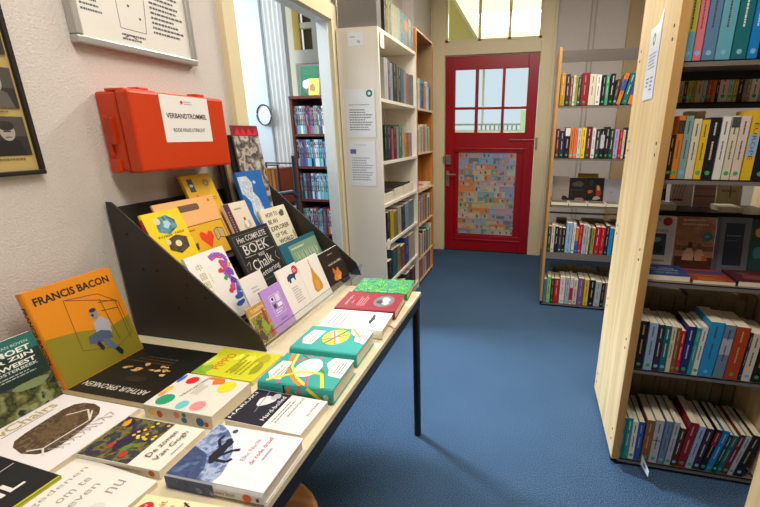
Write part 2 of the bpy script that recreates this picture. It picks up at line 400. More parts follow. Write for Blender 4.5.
# DVD bookcase
BRN = M('5a2f24', .45, noise=.12, scale=12)
y0 = 2.75; dx0, dx1 = -1.722, -1.40
dv = thing('bookcase', 'narrow dark brown bookcase packed with thin media cases, behind the doorway', 'bookcase', (dx0, y0, 0))
t = MB(); t.box(0, .018, 0, .2, 0, 1.645, BRN); t.build('side_panel', dv); t = MB(); t.box(dx1-dx0-.018, dx1-dx0, 0, .2, 0, 1.645, BRN); t.build('side_panel', dv)
MB().box(0, dx1-dx0, -.004, .2, 1.645, 1.663, BRN).build('top', dv)
MB().box(.018, dx1-dx0-.018, .19, .2, .05, 1.645, M('3d2019', .6)).build('back_panel', dv)
DZs = [1.407, 1.177, .933, .668, .42, .16]
for z in DZs: MB().box(.018, dx1-dx0-.018, .004, .19, z-.018, z, BRN).build('shelf', dv)
SHN = ['topmost', 'second', 'third', 'fourth', 'fifth', 'lowest']
ORD = 'first second third fourth fifth sixth seventh eighth ninth tenth eleventh twelfth thirteenth fourteenth fifteenth sixteenth seventeenth eighteenth nineteenth twentieth'.split()
dvc = [('3a6ea8', 'blue'), ('8fb6c9', 'pale blue'), ('2b3f58', 'navy'), ('c46a4a', 'orange'), ('4fa0a8', 'teal'), ('d9dde0', 'white'), ('6a4a78', 'purple'), ('1f2a33', 'black'), ('5ab0d8', 'sky blue'), ('a8383a', 'red'), ('7fa890', 'green')]
rd = random.Random(5)
for si, z in enumerate(DZs[:5]):
    x = dx0+.021; k = 0
    while x < dx1-.036:
        c, nm = dvc[rd.randrange(len(dvc))]; hh = .19 if rd.random() < .9 else .178
        t = MB(); t.box(0, .0145, .0, .135, 0, hh, M(c, .35)).box(.0015, .013, -.0003, 0, hh*.3, hh*.92, mottle([c, dvc[rd.randrange(11)][0], '20303c', dvc[rd.randrange(11)][0], c], 60, 3, .3))
        o = t.build('media_case', loc=(x, y0+.012, z+.0002)); k += 1
        tag(o, f'{nm} media case, {ORD[k-1]} from left, {SHN[si]} shelf of brown bookcase', 'media case', 'media cases in the brown bookcase')
        x += .0157
px0, px1 = AY(300, 90, 2.79).x, AY(317, 90, 2.79).x
book('green picture book standing face-out on top of the brown bookcase behind the doorway', .14, .195, .012, '0c5a38', mx((px0, 2.80, 1.6665), (1, 0, 0), (0, .12, .99), (0, -.99, .12)),
     art=[('b', .07, .06, .05, .04, '5c4658'), ('b', .05, .08, .03, .03, 'c9b6c4'), ('b', .1, .05, .03, .035, '3c3340'), ('r', .02, .14, .12, .155, '0b5c3a')])
book('small yellow book leaning in front of the green picture book', .08, .11, .01, 'd8b64a', mx((px0+.08, 2.775, 1.6665), (1, 0, 0), (0, .12, .99), (0, -.99, .12)), art=[('b', .03, .05, .02, .03, '8a6a3a')])
# desk with binders and office chair
dk = thing('desk', 'dark desk edge behind the display rack in the side room', 'desk', (-2.1, 2.80, 0))
DK = M('23262e', .5)
MB().box(-.45, .2, -.25, .35, .84, .87, DK).build('top', dk, bevel=.003)
for a, b in ((-.43, -.23), (.16, -.23), (-.43, .31), (.16, .31)): MB().box(a, a+.03, b, b+.03, 0, .84, DK).build('leg', dk)
og = thing('desk_organizer', 'black wire frame desk organizer holding folders', 'organizer', (-1.965, 2.76, .87))
t = MB(); t.tube([(-.17, 0, 0), (-.17, 0, .31), (.085, 0, .31), (.085, 0, 0)], .010, DK, 6); t.build('front_frame', og)
t = MB(); t.tube([(-.17, .22, 0), (-.17, .22, .31), (.085, .22, .31), (.085, .22, 0)], .010, DK, 6); t.build('rear_frame', og)
MB().box(-.17, .085, 0, .22, .0, .008, DK).build('base', og)
for k, (a, c, nm) in enumerate(((-.045, 'e0a030', 'yellow'), (-.015, 'a86428', 'brown'), (.018, 'a86428', 'tan brown'), (.05, '9a4a2a', 'rust'))):
    if nm == 'tan brown': c = 'b27a3c'
    o = MB().box(0, .026, 0, .2, 0, .275, M(c, .6)).build('folder', loc=(-1.965+a, 2.77, .8785)); tag(o, f'{nm} folder standing in the black desk organizer', 'folder', 'folders in the desk organizer')
oc = thing('office_chair', 'dark blue office chair seen over the black rack beside the brown bookcase', 'chair', (-1.66, 2.40, 0)); oc.rotation_euler = (0, 0, math.radians(32))
NV = M('1c2536', .7)
MB().box(-.17, .11, -.17, .17, .60, .66, NV).build('seat', oc, bevel=.02)
t = MB(); t.box(.112, .134, -.16, .16, .62, 1.28, NV); t.build('backrest', oc, bevel=.012)
t = MB(); t.tube([(-.12, -.18, .64), (-.15, -.19, 1.03), (.1, -.18, 1.05), (.12, -.15, 1.02)], .014, NV, 8); t.build('armrest', oc)
MB().tube([(-.02, 0, .60), (-.02, 0, .1)], .025, M('2a2d33', .4), 10).build('post', oc)
for k in range(5):
    a = 2*math.pi*k/5; MB().tube([(-.02, 0, .09), (-.02+.22*math.cos(a), .22*math.sin(a), .04), (-.02+.22*math.cos(a), .22*math.sin(a), .0)], .016, M('2a2d33', .4), 8).build('leg', oc)

# ================================================================== LEFT WALL THINGS
ORG = M('c83a08', .4)
ab = thing('first_aid_box', 'orange plastic first aid box mounted on the white left wall', 'first aid box', (-1.30, 1.22, 1.287))
hy, hz = .192, .243
MB().box(.001, .078, -hy, hy, .004, hz-.004, ORG).build('body', ab, bevel=.008)
MB().box(.081, .13, -hy-.004, hy+.004, .0, hz, ORG).build('lid', ab, bevel=.009)
MB().box(.076, .083, -hy+.004, hy-.004, .008, hz-.008, M('8f2808', .5)).build('seam', ab)
for yy in (-.115, .115): MB().box(.06, .105, yy-.018, yy+.018, hz-.002, hz+.012, ORG).build('latch', ab, bevel=.003)
MB().box(.04, .11, -.19, -.08, hz-.004, hz+.004, ORG).build('hinge_strip', ab, bevel=.002)
t = MB(); t.box(.03, .055, -hy-.010, -hy+.002, .085, .165, M('b33509', .45)).box(.02, .034, -hy-.006, -hy, .05, .17, ORG).box(.012, .05, -hy-.007, -hy+.003, .0, .04, ORG); t.build('side_clip', ab, bevel=.002)
for yy in (-.12, .03, .13): MB().box(.02, .06, yy-.03, yy+.03, -.006, .004, ORG).build('foot', ab, bevel=.002)
st = MB(); st.box(.1302, .1308, -.09, .112, .09, .24-.002, M('ece9e6', .5))
CH = '3c3638'
put_art(st, [('r', .082, .122, .088, .134, 'd8202c'), ('r', .079, .125, .091, .131, 'd8202c'), ('w', .095, .120, .13, .134, 2, 'a9a4a6'),
             ('t', 'VERBANDTROMMEL', .016, .076, .172, .0165, CH, 0, .02), ('t', 'RODE KRUIS UTRECHT', .035, .033, .136, .012, CH, 0, .01)],
        lambda u, v, e: (.1308+e, -.09+u, .09+v))
st.build('paper_label', ab)
# evacuation plan frame
pl = thing('framed_plan', 'silver framed floor plan hanging on the left wall above the orange box', 'framed plan', (-1.30, .998, 1.652))
SLV = M('b9b7b2', .3, metal=.5); w_, h_ = .44, .31
t = MB()
for a, b, c, d in ((0, w_, 0, .022), (0, w_, h_-.022, h_), (0, .022, .022, h_-.022), (w_-.022, w_, .022, h_-.022)): t.box(.0, .028, a, b, c, d, SLV)
t.build('frame', pl, bevel=.004)
t = MB(); t.box(.002, .018, .022, w_-.022, .022, h_-.022, M('e5e3dc', .25))
g = '55585c'
put_art(t, [('w', .035, .09, .10, .26, 12, g), ('l', [(.15, .07), (.15, .15), (.17, .27), (.25, .27), (.25, .16), (.24, .07), (.15, .07)], .002, g), ('l', [(.15, .17), (.2, .17), (.2, .24)], .002, g), ('e', .19, .14, .004, .004, g), ('e', .225, .11, .004, .004, g), ('l', [(.16, .045), (.18, .055), (.2, .045)], .003, g), ('w', .15, .035, .24, .06, 2, g), ('w', .27, .075, .40, .21, 9, g), ('e', .38, .23, .01, .01, 'c04040')],
        lambda u, v, e: (.018+e, u, v)); t.build('plan_sheet', pl)
# portrait poster
po = thing('framed_poster', 'black framed poster with rows of old portrait photographs, at the left edge', 'poster', (-1.30, .46, 1.30))
w_, h_ = .378, .60
t = MB()
for a, b, c, d in ((0, w_, 0, .012), (0, w_, h_-.012, h_), (0, .012, .012, h_-.012), (w_-.012, w_, .012, h_-.012)): t.box(.0, .02, a, b, c, d, M('1c1717', .35))
t.build('frame', po, bevel=.002)
t = MB(); t.box(.002, .012, .012, w_-.012, .012, h_-.012, M('b9a266', .4))
items = []
for r, zz in enumerate((.05, .165, .29, .41)):
    for cidx, yy in enumerate((.05, .175, .275)):
        wd = .085; hh = .095 if r != 2 else .105
        items += [('r', yy, zz, yy+wd, zz+hh, '2f2a28'), ('r', yy, zz+hh*.5, yy+wd, zz+hh, '4a4440')]
        items += [('p', [(yy+wd*.15, zz), (yy+wd*.9, zz), (yy+wd*.78, zz+hh*.38), (yy+wd*.5, zz+hh*.5), (yy+wd*.25, zz+hh*.36)], '5d5752' if (r+cidx) % 2 else '1e1a19'),
                  ('e', yy+wd*.52, zz+hh*.62, wd*.19, hh*.24, 'a39b92'), ('e', yy+wd*.52, zz+hh*.76, wd*.2, hh*.12, '2b2624'), ('r', yy+wd*.43, zz+hh*.6, yy+wd*.61, zz+hh*.64, '4a423d'), ('r', yy+wd*.45, zz+hh*.46, yy+wd*.6, zz+hh*.49, '5a514b'),
                  ('w', yy, zz-.013, yy+wd, zz-.003, 1, '7a6a40')]
put_art(t, items, lambda u, v, e: (.012+e, u, v)); t.build('print', po)

# ================================================================== TABLE
BIRCH = M('d8cdae', .45, noise=.05, scale=25)
BLK = M('17181b', .4)
tb = thing('table', 'long pale table with a black steel frame along the left wall, covered with books', 'table', (-.86, .5, 0))
MB().box(-.425, .421, -1.0, 1.088, .722, .74, BIRCH).build('tabletop', tb, bevel=.002)
t = MB(); t.box(.385, .418, -.98, 1.083, .678, .7215, BLK).box(-.42, -.39, -.98, 1.083, .678, .7215, BLK).box(-.39, .385, 1.05, 1.083, .678, .7215, BLK).box(-.39, .385, -.98, -.95, .678, .7215, BLK); t.build('frame', tb, bevel=.002)
for a, b in ((.402, 1.067), (-.405, 1.067), (.402, -.964), (-.405, -.964)): MB().tube([(a, b, .678), (a, b, .0)], .0165, BLK, 14).build('leg', tb)
# stool under the table
so = thing('stool', 'round wooden stool pushed under the table edge at the bottom', 'stool', (-.60, .60, 0))
OW = wood((150, 100, 50), (190, 135, 75), 'X', 8)
MB().prism([(math.cos(2*math.pi*k/32)*.165, math.sin(2*math.pi*k/32)*.165) for k in range(32)], .47, .505, 2, OW).build('seat', so, bevel=.01)
for k in range(4):
    a = math.pi/4+k*math.pi/2; MB().tube([(.11*math.cos(a), .11*math.sin(a), .47), (.17*math.cos(a), .17*math.sin(a), 0)], .015, OW, 10).build('leg', so)

# ------------------------------------------------------------------ books lying on the table: top face corners -> place, turn, size
TT = .74
def lay(label, c, w, h, t, rot, col, **k):
    """c = (x, y) of the lower left corner (spine side, aisle edge); rot degrees from the wall axis"""
    a = math.radians(rot); X = Vector((-math.sin(a), math.cos(a), 0)); Y = Vector((-math.cos(a), -math.sin(a), 0))
    z = k.pop('z', TT+.0005)
    return book(label, w, h, t, col, mx((c[0], c[1], z), X, Y, (0, 0, 1)), **k)
WT = 'f0ece4'
def hx(r, g, b): return '%02x%02x%02x' % (int(r), int(g), int(b))
rr = random.Random(3)
# far green one
items = [('b', rr.uniform(.01, .155), rr.uniform(.01, .225), rr.uniform(.005, .018), rr.uniform(.005, .016), rr.choice(['2f9a3c', '5cc23e', '1d6b33', '8fd65a', '15503a', '3fa6c4', '2b86b0', 'c9e07a', '0f3d24'])) for _ in range(120)]
items = [i for i in items if i[1]-i[3]*1.28 > 0 and i[1]+i[3]*1.28 < .166 and i[2]-i[4]*1.28 > 0 and i[2]+i[4]*1.28 < .235]
lay('thick book with a leafy green jungle cover, farthest on the table near the corner', (-.468, 1.477), .166, .236, .030, 5, '2c8436', art=[('r', .001, .001, .165, .235, mottle(['0c3018', '2f9a34', '0f4a22', '6ac83a', '124a26', '1f6a8a', '3fae34', '0c3018'], 38, 3))], spine=[('b', .03, .015, .02, .01, '0f3d24'), ('b', .1, .015, .03, .01, '0f3d24'), ('b', .18, .014, .03, .009, '12301c')])
lay('dark red hardcover with a grey oval picture on its cover, on the table', (-.458, 1.292), .164, .236, .036, 4.5, '8c1526',
    art=[('e', .085, .065, .056, .040, '6e6a68'), ('b', .075, .07, .02, .022, '2e2c2c'), ('b', .10, .06, .02, .018, 'b8b2ac'), ('b', .065, .055, .012, .012, 'd2ccc6'), ('t', 'BRIEVEN', .035, .20, .09, .009, 'd9a9a0'), ('t', 'AAN', .05, .18, .03, .008, 'd9a9a0'), ('w', .03, .13, .13, .165, 4, 'cf8f8a')],)
lay('cream hardcover with a small black figure and a red bookmark ribbon', (-.452, 1.141), .136, .228, .034, 3.3, 'ece6da',
    art=[('w', .02, .15, .12, .21, 4, 'c08a80'), ('w', .03, .085, .12, .14, 5, 'b8a89e'), ('b', .06, .06, .016, .007, '33312f'), ('b', .08, .058, .012, .009, '33312f'), ('b', .10, .06, .012, .006, '4a4644'), ('l', [(.04, .055), (.12, .066)], .003, '33312f')], ribbon='d22a2a')
TEAL = '2fa69e'
lay('teal hardcover with a yellow banded oval and a white torn label', (-.464, .962), .146, .216, .044, 1.5, TEAL,
    art=[('p', [(.03, .16), (.12, .155), (.12, .198), (.06, .205), (.03, .19)], 'eceae2'), ('t', 'INGEBORG', .04, .185, .06, .009, '6a8c8a'), ('w', .04, .163, .11, .18, 2, '6a8c8a'),
         ('e', .088, .105, .05, .042, 'e4cf3a'), ('p', [(.045, .09), (.06, .08), (.13, .125), (.12, .14)], 'f2f0e6'), ('l', [(.04, .125), (.137, .085)], .007, '2f8c3c'), ('l', [(.045, .09), (.13, .13)], .006, 'e88a2a'), ('l', [(.06, .14), (.11, .07)], .005, 'e2507a'),
         ('p', [(.06, .002), (.147, .002), (.147, .075), (.12, .07), (.10, .045), (.075, .04)], 'eceae2'), ('w', .09, .015, .14, .055, 4, '6f6a66'), ('l', [(.1, .03), (.147, .07)], .007, 'e8a02a')],
    spine=[('e', .018, .0225, .008, .008, 'bfe0dc')])
lay('teal hardcover criss-crossed by yellow, pink and orange ribbons with a blank white oval', (-.452, .789), .143, .212, .044, 1.5, TEAL,
    art=[('l', [(.0, .15), (.06, .20), (.142, .13)], .007, 'e2507a'), ('l', [(.142, .19), (.07, .17), (.02, .12), (.0, .09)], .009, 'e88a2a'), ('l', [(.142, .175), (.08, .16), (.03, .115), (.005, .08)], .008, 'f2dc3a'), ('l', [(.0, .075), (.06, .10), (.142, .10)], .006, 'e2507a'), ('l', [(.0, .03), (.07, .06), (.142, .16)], .006, '2f8c3c'),
         ('p', [(.015, .155), (.10, .17), (.10, .20), (.04, .207), (.012, .185)], 'eceae2'), ('t', 'INGEBORG', .02, .182, .07, .009, '6a8c8a'), ('w', .02, .162, .09, .178, 2, '6a8c8a'), ('e', .082, .11, .046, .036, 'eceae2'), ('l', [(.005, .19), (.06, .12), (.06, .06), (.002, .03)], .009, 'f4e034'),
         ('p', [(.05, .002), (.142, .002), (.142, .06), (.11, .07), (.08, .05), (.055, .04)], 'eceae2'), ('t', 'MODERNE', .07, .045, .06, .009, '6f6a66'), ('w', .07, .012, .13, .035, 3, '6f6a66')],
    spine=[('e', .018, .0225, .008, .008, 'bfe0dc'), ('l', [(.02, .002), (.07, .043)], .01, 'f2dc3a'), ('l', [(.1, .002), (.09, .043)], .008, 'e2507a'), ('l', [(.125, .002), (.12, .043)], .01, 'e88a2a'), ('l', [(.135, .002), (.135, .043)], .005, '1c1c1c')])
lay('half black, half white paperback with a white silhouette in front of the teal books', (-.462, .650), .122, .200, .022, -1.5, 'f0ede8', hard=False, back='f0ede8',
    art=[('r', .001, .10, .121, .203, '15172a'), ('b', .085, .15, .02, .02, 'd8d8dc'), ('b', .105, .135, .012, .012, 'b6b6bc'), ('l', [(.04, .15), (.12, .165)], .002, '8a8a96'), ('t', 'HARUKI', .008, .19, .10, .009, 'f0f0f0'), ('t', 'Hard-boiled', .02, .108, .09, .012, 'f0f0f0'), ('w', .02, .075, .11, .092, 2, '8a8684'), ('t', 'wonderland', .045, .06, .07, .009, '8a8684'), ('t', 'ROMAN', .06, .015, .05, .008, '9a9690')])
lay('wintry blue and white hardcover with a skating silhouette, red inner edge', (-.440, .490), .144, .214, .031, 1, 'dfe2e8',
    art=[('r', .001, .001, .143, .213, mottle(['d8dbe4', 'e9e9ee', 'dcdfe8'], 20)), ('p', [(.001, .213), (.143, .213), (.143, .20), (.13, .175), (.11, .15), (.08, .125), (.05, .112), (.02, .105), (.001, .11)], mottle(['3c5484', '6f86b0', 'a9b8d4', '4a6296', '8ea2c4'], 38, 4)), ('p', [(.001, .213), (.075, .213), (.06, .17), (.03, .15), (.001, .145)], mottle(['26385e', '3c5080', '2c4068', '566c98'], 45, 4)), 
         ('b', .065, .15, .022, .013, '14182a'), ('b', .09, .148, .013, .01, '14182a'), ('e', .103, .152, .007, .007, '14182a'), ('l', [(.05, .145), (.05, .118), (.06, .112)], .007, '14182a'), ('l', [(.06, .145), (.08, .125), (.085, .112)], .007, '14182a'), ('l', [(.08, .155), (.10, .175), (.115, .172)], .006, '14182a'), ('e', .13, .158, .006, .006, '35486e'),
         ('t', 'Elke Nacht', .06, .085, .06, .010, 'c08a90'), ('t', 'de rode draad', .055, .062, .075, .011, 'c06a72'), ('w', .07, .045, .11, .055, 1, 'b0a0a8')],
    spine=[('r', .105, .001, .213, .030, mottle(['26385e', '3c5080', '2c4068', '7d90b4'], 45, 4)), ('t', 'De zuivere bruid', .06, .011, .06, .01, '8d7078'), ('e', .033, .016, .0095, .0095, 'dd5a28'), ('r', .008, .012, .014, .02, '2a2a30')], page=M('e8dcc8', .8))
lay('thin yellow-green book with red hand lettering, in front of the black rack', (-.706, .812), .142, .208, .014, 0, 'cfd22a', hard=False,
    art=[('p', [(.001, .15), (.05, .207), (.001, .207)], '7ba836'), ('b', .03, .17, .02, .015, '8fb43a'), ('t', 'PIPPO', .03, .135, .085, .028, 'd25a22'), ('t', 'Verlaat', .045, .185, .05, .010, 'f0efc8'), ('b', .05, .09, .025, .012, 'a8a81a'), ('b', .1, .08, .02, .015, 'e6e04a'), ('w', .02, .05, .125, .11, 4, 'a09a16'), ('b', .06, .03, .035, .012, '9a9c20'), ('b', .11, .04, .02, .02, 'b8b01c'), ('b', .1, .12, .02, .01, 'e9e650')])
DOT = 'dcd9ce'
lay('thick white book with big coloured dots on cover and spine', (-.682, .640), .136, .195, .038, 0, DOT, hard=False,
    art=[('e', .028, .158, .021, .021, '1f9c6e'), ('e', .11, .155, .016, .016, 'd02028'), ('e', .13, .105, .005, .016, 'e8742a'), ('p', [(.115, .06), (.135, .075), (.135, .095), (.12, .1), (.105, .09)], 'e8742a'), ('e', .105, .045, .024, .022, 'f2d42a'), ('e', .025, .06, .018, .018, 'ef8f8f'), ('e', .02, .10, .016, .014, '6cc4c8'), ('e', .065, .185, .013, .009, 'f2c23a'), ('e', .11, .188, .018, .006, '3a6cc0'), ('e', .045, .185, .01, .008, 'ef9a5a'),
         ('t', 'VROLIJKHEID', .045, .125, .085, .010, '7a766e', -8), ('w', .06, .095, .11, .118, 3, 'b8b2a6')],
    spine=[('e', .172, .02, .009, .010, 'f2c23a'), ('e', .15, .018, .008, .010, 'd8402a'), ('e', .1, .024, .008, .009, 'ef8f8f'), ('e', .08, .013, .008, .008, '3a6cc0'), ('e', .078, .028, .006, .006, '1f9c6e'), ('e', .035, .016, .011, .012, '2a6cb8'), ('e', .018, .012, .006, .007, 'd8402a'), ('r', .13, .001, .1305, .037, 'b8b2a6'), ('r', .055, .001, .0555, .037, 'b8b2a6')])
lay('paperback about the sons of a painter with a dark flowery garden painting', (-.681, .496), .122, .210, .021, 1, 'e9e3d6', hard=False,
    art=[('r', .001, .078, .121, .209, mottle(['1a2418', '33502c', '241c3a', '3a2450', '4a6a30', '8a6a24', '223a30', '5a2420'], 60, 5))] + [('b', rr.uniform(.015, .108), rr.uniform(.095, .195), rr.uniform(.005, .012), rr.uniform(.005, .013), rr.choice(['3f5c34', '4a6a34', '6a7a34', '2a2038'])) for _ in range(10)] +
        [('b', .06, .14, .03, .018, '2a1f3c'), ('b', .02, .11, .008, .008, 'c02a30'), ('b', .035, .16, .009, .006, 'c02a30'), ('b', .1, .19, .012, .008, 'd89a2c')] + [('e', rr.uniform(.06, .115), rr.uniform(.085, .14), .0035, .004, rr.choice(['e8d23a', 'e8b83a', 'd8d8a0'])) for _ in range(14)] +
        [('t', 'De zonen', .025, .048, .075, .014, '57504a'), ('t', 'Van Gogh', .02, .022, .085, .017, '57504a'), ('w', .04, .008, .08, .014, 1, '9a948c')],
    spine=[('t', 'De zonen Van Gogh', .045, .006, .09, .007, '9a948c'), ('e', .02, .0105, .0075, .0075, 'd8542a'), ('r', .14, .001, .20, .005, '6a5a44')])
# large white chairs book near the wall
lay('large white book showing a shaggy brown armchair', (-.905, .437), .214, .256, .013, 0, 'e7e2e2', hard=False, asc=(.95, .85),
    art=[('t', 'newChairs', .012, .245, .175, .036, 'b3a46c', 0, .02), ('r', .06, .238, .17, .241, '6a6660'), ('p', [(0.0433, 0.0895), (0.0371, 0.1285), (0.0464, 0.1740), (0.0618, 0.1961), (0.0876, 0.2039), (0.1339, 0.2091), (0.1751, 0.2117), (0.1978, 0.2039), (0.2091, 0.1831), (0.2122, 0.1480), (0.2039, 0.1155), (0.1854, 0.0921), (0.1545, 0.0765), (0.1133, 0.0661), (0.0721, 0.0635), (0.0536, 0.0713)], mottle(['2a2016', '5a4632', '3a2c1e', '7a6448', '4a3826'], 90, 5)), ('p', [(0.0721, 0.1220), (0.0876, 0.1675), (0.1648, 0.1779), (0.1751, 0.1415), (0.1236, 0.1051)], mottle(['3a2c1e', '6a5438', '4f3e2a'], 80, 5)),
         ('l', [(.045, .125), (.06, .095), (.16, .09), (.19, .125)], .004, 'd8d4cc'), ('l', [(.06, .095), (.045, .07)], .004, 'd8d4cc'), ('l', [(.16, .175), (.19, .14), (.16, .09)], .004, 'd8d4cc')] + [('l', [(.06+.012*k, .07+rr.uniform(-.008, .01)), (.075+.012*k, .05+rr.uniform(-.01, .02)), (.07+.012*k, .045)], .002, 'a8a29c') for k in range(11)])
lay('white book with thin handwritten grey lettering, at the bottom left of the table', (-.682, .355), .128, .215, .011, -4, 'e8e3dc', hard=False, z=TT+.0006,
    art=[('r', .03, .19, .036, .196, '2a2a2a'), ('t', 'gedenen', .012, .155, .10, .018, 'a09a96', 3), ('t', 'om te', .035, .125, .06, .015, 'a09a96', 3), ('t', 'leven', .03, .095, .06, .017, 'a09a96', 3), ('t', 'nu', .08, .055, .03, .02, 'a09a96', 3), ('e', .05, .05, .012, .015, 'd8d4d0')])
lay('pale green book with a red oval sticker and red script, at the bottom edge', (-.452, .335), .132, .205, .013, 4, 'dde3b4', hard=False,
    art=[('e', .095, .182, .024, .017, 'cf1f2a'), ('t', 'voordeel', .078, .182, .034, .006, 'f6e8e8'), ('w', .08, .172, .11, .18, 1, 'f6e8e8'), ('t', 'Meer uit', .075, .145, .05, .014, 'c23a30', 8), ('t', 'op de', .085, .125, .035, .012, 'c23a30', 8), ('t', 'Medicijn', .08, .10, .048, .014, 'c23a30', 8), ('l', [(.127, .12), (.10, .06), (.115, .03)], .003, '222222'), ('e', .11, .04, .009, .006, '30343a'), ('w', .05, .06, .09, .1, 3, '8a8a6a')])
lay('black book with white capitals and a yellow edge, at the lower left corner', (-.874, .20), .245, .22, .018, -3, '17161a', hard=False,
    art=[('r', .02, .0, .244, .006, 'b0b028'), ('t', 'STIL', .115, .048, .10, .036, 'e4e0da', 0, .02), ('l', [(.13, .12), (.24, .13)], .0025, 'b8b4ae'), ('b', .12, .16, .06, .03, '26252b')], page=M('b0b028', .7))
# Arthur Spronken lies turned round: its lettering reads from the other side
book('large black art book lying upside down with warm gold figures, against the rack', .30, .25, .016, '14130f', mx((-.905, .915, TT+.0005), (-.999, .0, 0), (.0, -.999, 0), (0, 0, 1)),
     art=[('t', 'ARTHUR SPRONKEN', .03, .205, .21, .019, 'd8d2c8')] + [('b', rr.uniform(.06, .22), rr.uniform(.10, .14), rr.uniform(.006, .013), rr.uniform(.003, .007), mottle(['3a2810', 'b8761c', 'e8c88a', '8a5a1a', 'd89a3a'], 150, 4)) for _ in range(14)] + [('w', .08, .06, .25, .10, 3, '4a3c28'), ('b', .12, .17, .04, .012, '241c14')], hard=False)

# ------------------------------------------------------------------ books leaning on the wall at the left
def lean(label, yb, x, z, w, h, t, deg, col, **k):
    a = math.radians(deg); u = Vector((-math.cos(a), 0, math.sin(a))); n = Vector((math.sin(a), 0, math.cos(a)))
    o = Vector((x, yb, z)) - n*t
    return book(label, w, h, t, col, mx(o, (0, 1, 0), u, n), **k)
BW = '1c1814'
lean('big orange and olive art book leaning on the wall left of the black rack', .665, -1.155, TT+.017, .222, .272, .024, 77, 'df8a14', rough=.4, asc=(.77, .837),
     art=[('p', [(.002, .002), (.286, .002), (.286, .14), (.20, .125), (.10, .155), (.002, .17)], '8a8020'), ('t', 'FRANCIS BACON', .02, .275, .25, .026, BW, 0, .03),
          ('l', [(.10, .265), (.09, .09), (.20, .05), (.27, .075), (.27, .20), (.20, .23), (.10, .265)], .0022, '6e4a18'), ('l', [(.10, .265), (.21, .25), (.27, .20)], .0022, '6e4a18'), ('l', [(.20, .22), (.26, .21), (.26, .06)], .003, '5e5a20'), ('l', [(.20, .19), (.26, .18)], .003, '5e5a20'), ('l', [(.21, .23), (.22, .07)], .003, '5e5a20'),
          ('p', [(.155, .16), (.19, .175), (.21, .15), (.205, .11), (.17, .10), (.155, .12)], 'a8aab4'), ('e', .172, .19, .014, .018, '8c8a92'), ('e', .172, .203, .012, .007, '2e2c34'), ('e', .166, .187, .004, .006, '3a3030'), ('p', [(.125, .125), (.17, .13), (.20, .115), (.20, .09), (.15, .09), (.12, .10)], '4a5a78'), ('p', [(.165, .10), (.185, .09), (.205, .05), (.19, .045), (.165, .075)], '5a6a88'), ('p', [(.19, .048), (.205, .052), (.215, .03), (.208, .018), (.20, .022)], '1c1a1c'), ('p', [(.15, .10), (.16, .07), (.15, .06), (.14, .09)], '22222a')],
     spine=[('t', 'FRANCIS BACON', .075, .006, .16, .013, BW, 0, .03), ('r', .012, .005, .028, .018, 'd8c8b8')])
lean('dark teal book with big white capitals, leaning on the wall at the left edge', .500, -1.150, TT+.015, .150, .183, .016, 76, '17302c', rough=.35, hard=False, asc=(.75, .718),
     art=[('r', .0, .20, .2, .254, '1f6a64'), ('r', .0, .0, .2, .10, mottle(['12160e', '4a5420', '1c2014', '6a6a30', '8a9464', '181c12'], 28, 4)), ('b', .14, .085, .045, .016, '7a8a5a'), ('t', 'VAN BOVEN', .10, .226, .08, .009, 'c8d4cc'), ('t', 'MOET', .085, .200, .095, .019, 'e8ece4', 0, .03), ('t', 'ER ZIJN', .065, .178, .115, .017, 'e8ece4', 0, .03), ('t', 'GEWEEST', .045, .158, .135, .015, 'e8ece4', 0, .03), ('t', 'OOSTERBEEK', .05, .144, .13, .010, 'c8d4cc', 0, .02), ('w', .05, .122, .18, .139, 2, 'a8b4ac')])

# ================================================================== DISPLAY RACK
RK = M('332e2a', .5)
RY0, RY1 = .98, 1.735
rk = thing('display_rack', 'black stepped book display rack with clear front lip on the pale table', 'display rack', (-1.03, 1.35, TT))
def rp(x, z): return (x+1.03, z-TT)
prof = [rp(-1.288, TT+.001), rp(-1.292, 1.2), rp(-1.272, 1.2), rp(-.805, .802), rp(-.783, TT+.001)]
side = []
for y in (RY0, RY1-.006):
    t = MB(); t.prism([(a, b) for a, b in prof], y-1.35, y+.006-1.35, 1, RK)
    s_ = -1 if y == RY0 else 1; yy = (y if y == RY0 else y+.006)-1.35
    for a, b in ((-1.235, 1.10), (-1.20, .985), (-1.145, .985), (-1.09, .86), (-1.04, .945), (-1.05, .90), (-.98, .905)):
        p_ = rp(a, b); t.prism([(p_[0]+.005*math.cos(k), p_[1]+.005*math.sin(k)) for k in [i*math.pi/4 for i in range(8)]], yy, yy+s_*.0015, 1, M('0c0b0a', .5))
    t.build('side_panel', rk, bevel=.0015)
def shelfbar(xa_, za_, xb_, zb_, nm, m=None, th=.003):
    v = Vector((xb_-xa_, zb_-za_)).normalized(); n = Vector((-v.y, v.x))*th
    pr = [rp(xa_, za_), rp(xb_, zb_), rp(xb_+n.x, zb_+n.y), rp(xa_+n.x, za_+n.y)]
    MB().prism(pr, RY0+.0065-1.35, RY1-.0065-1.35, 1, m or RK).build(nm, rk)
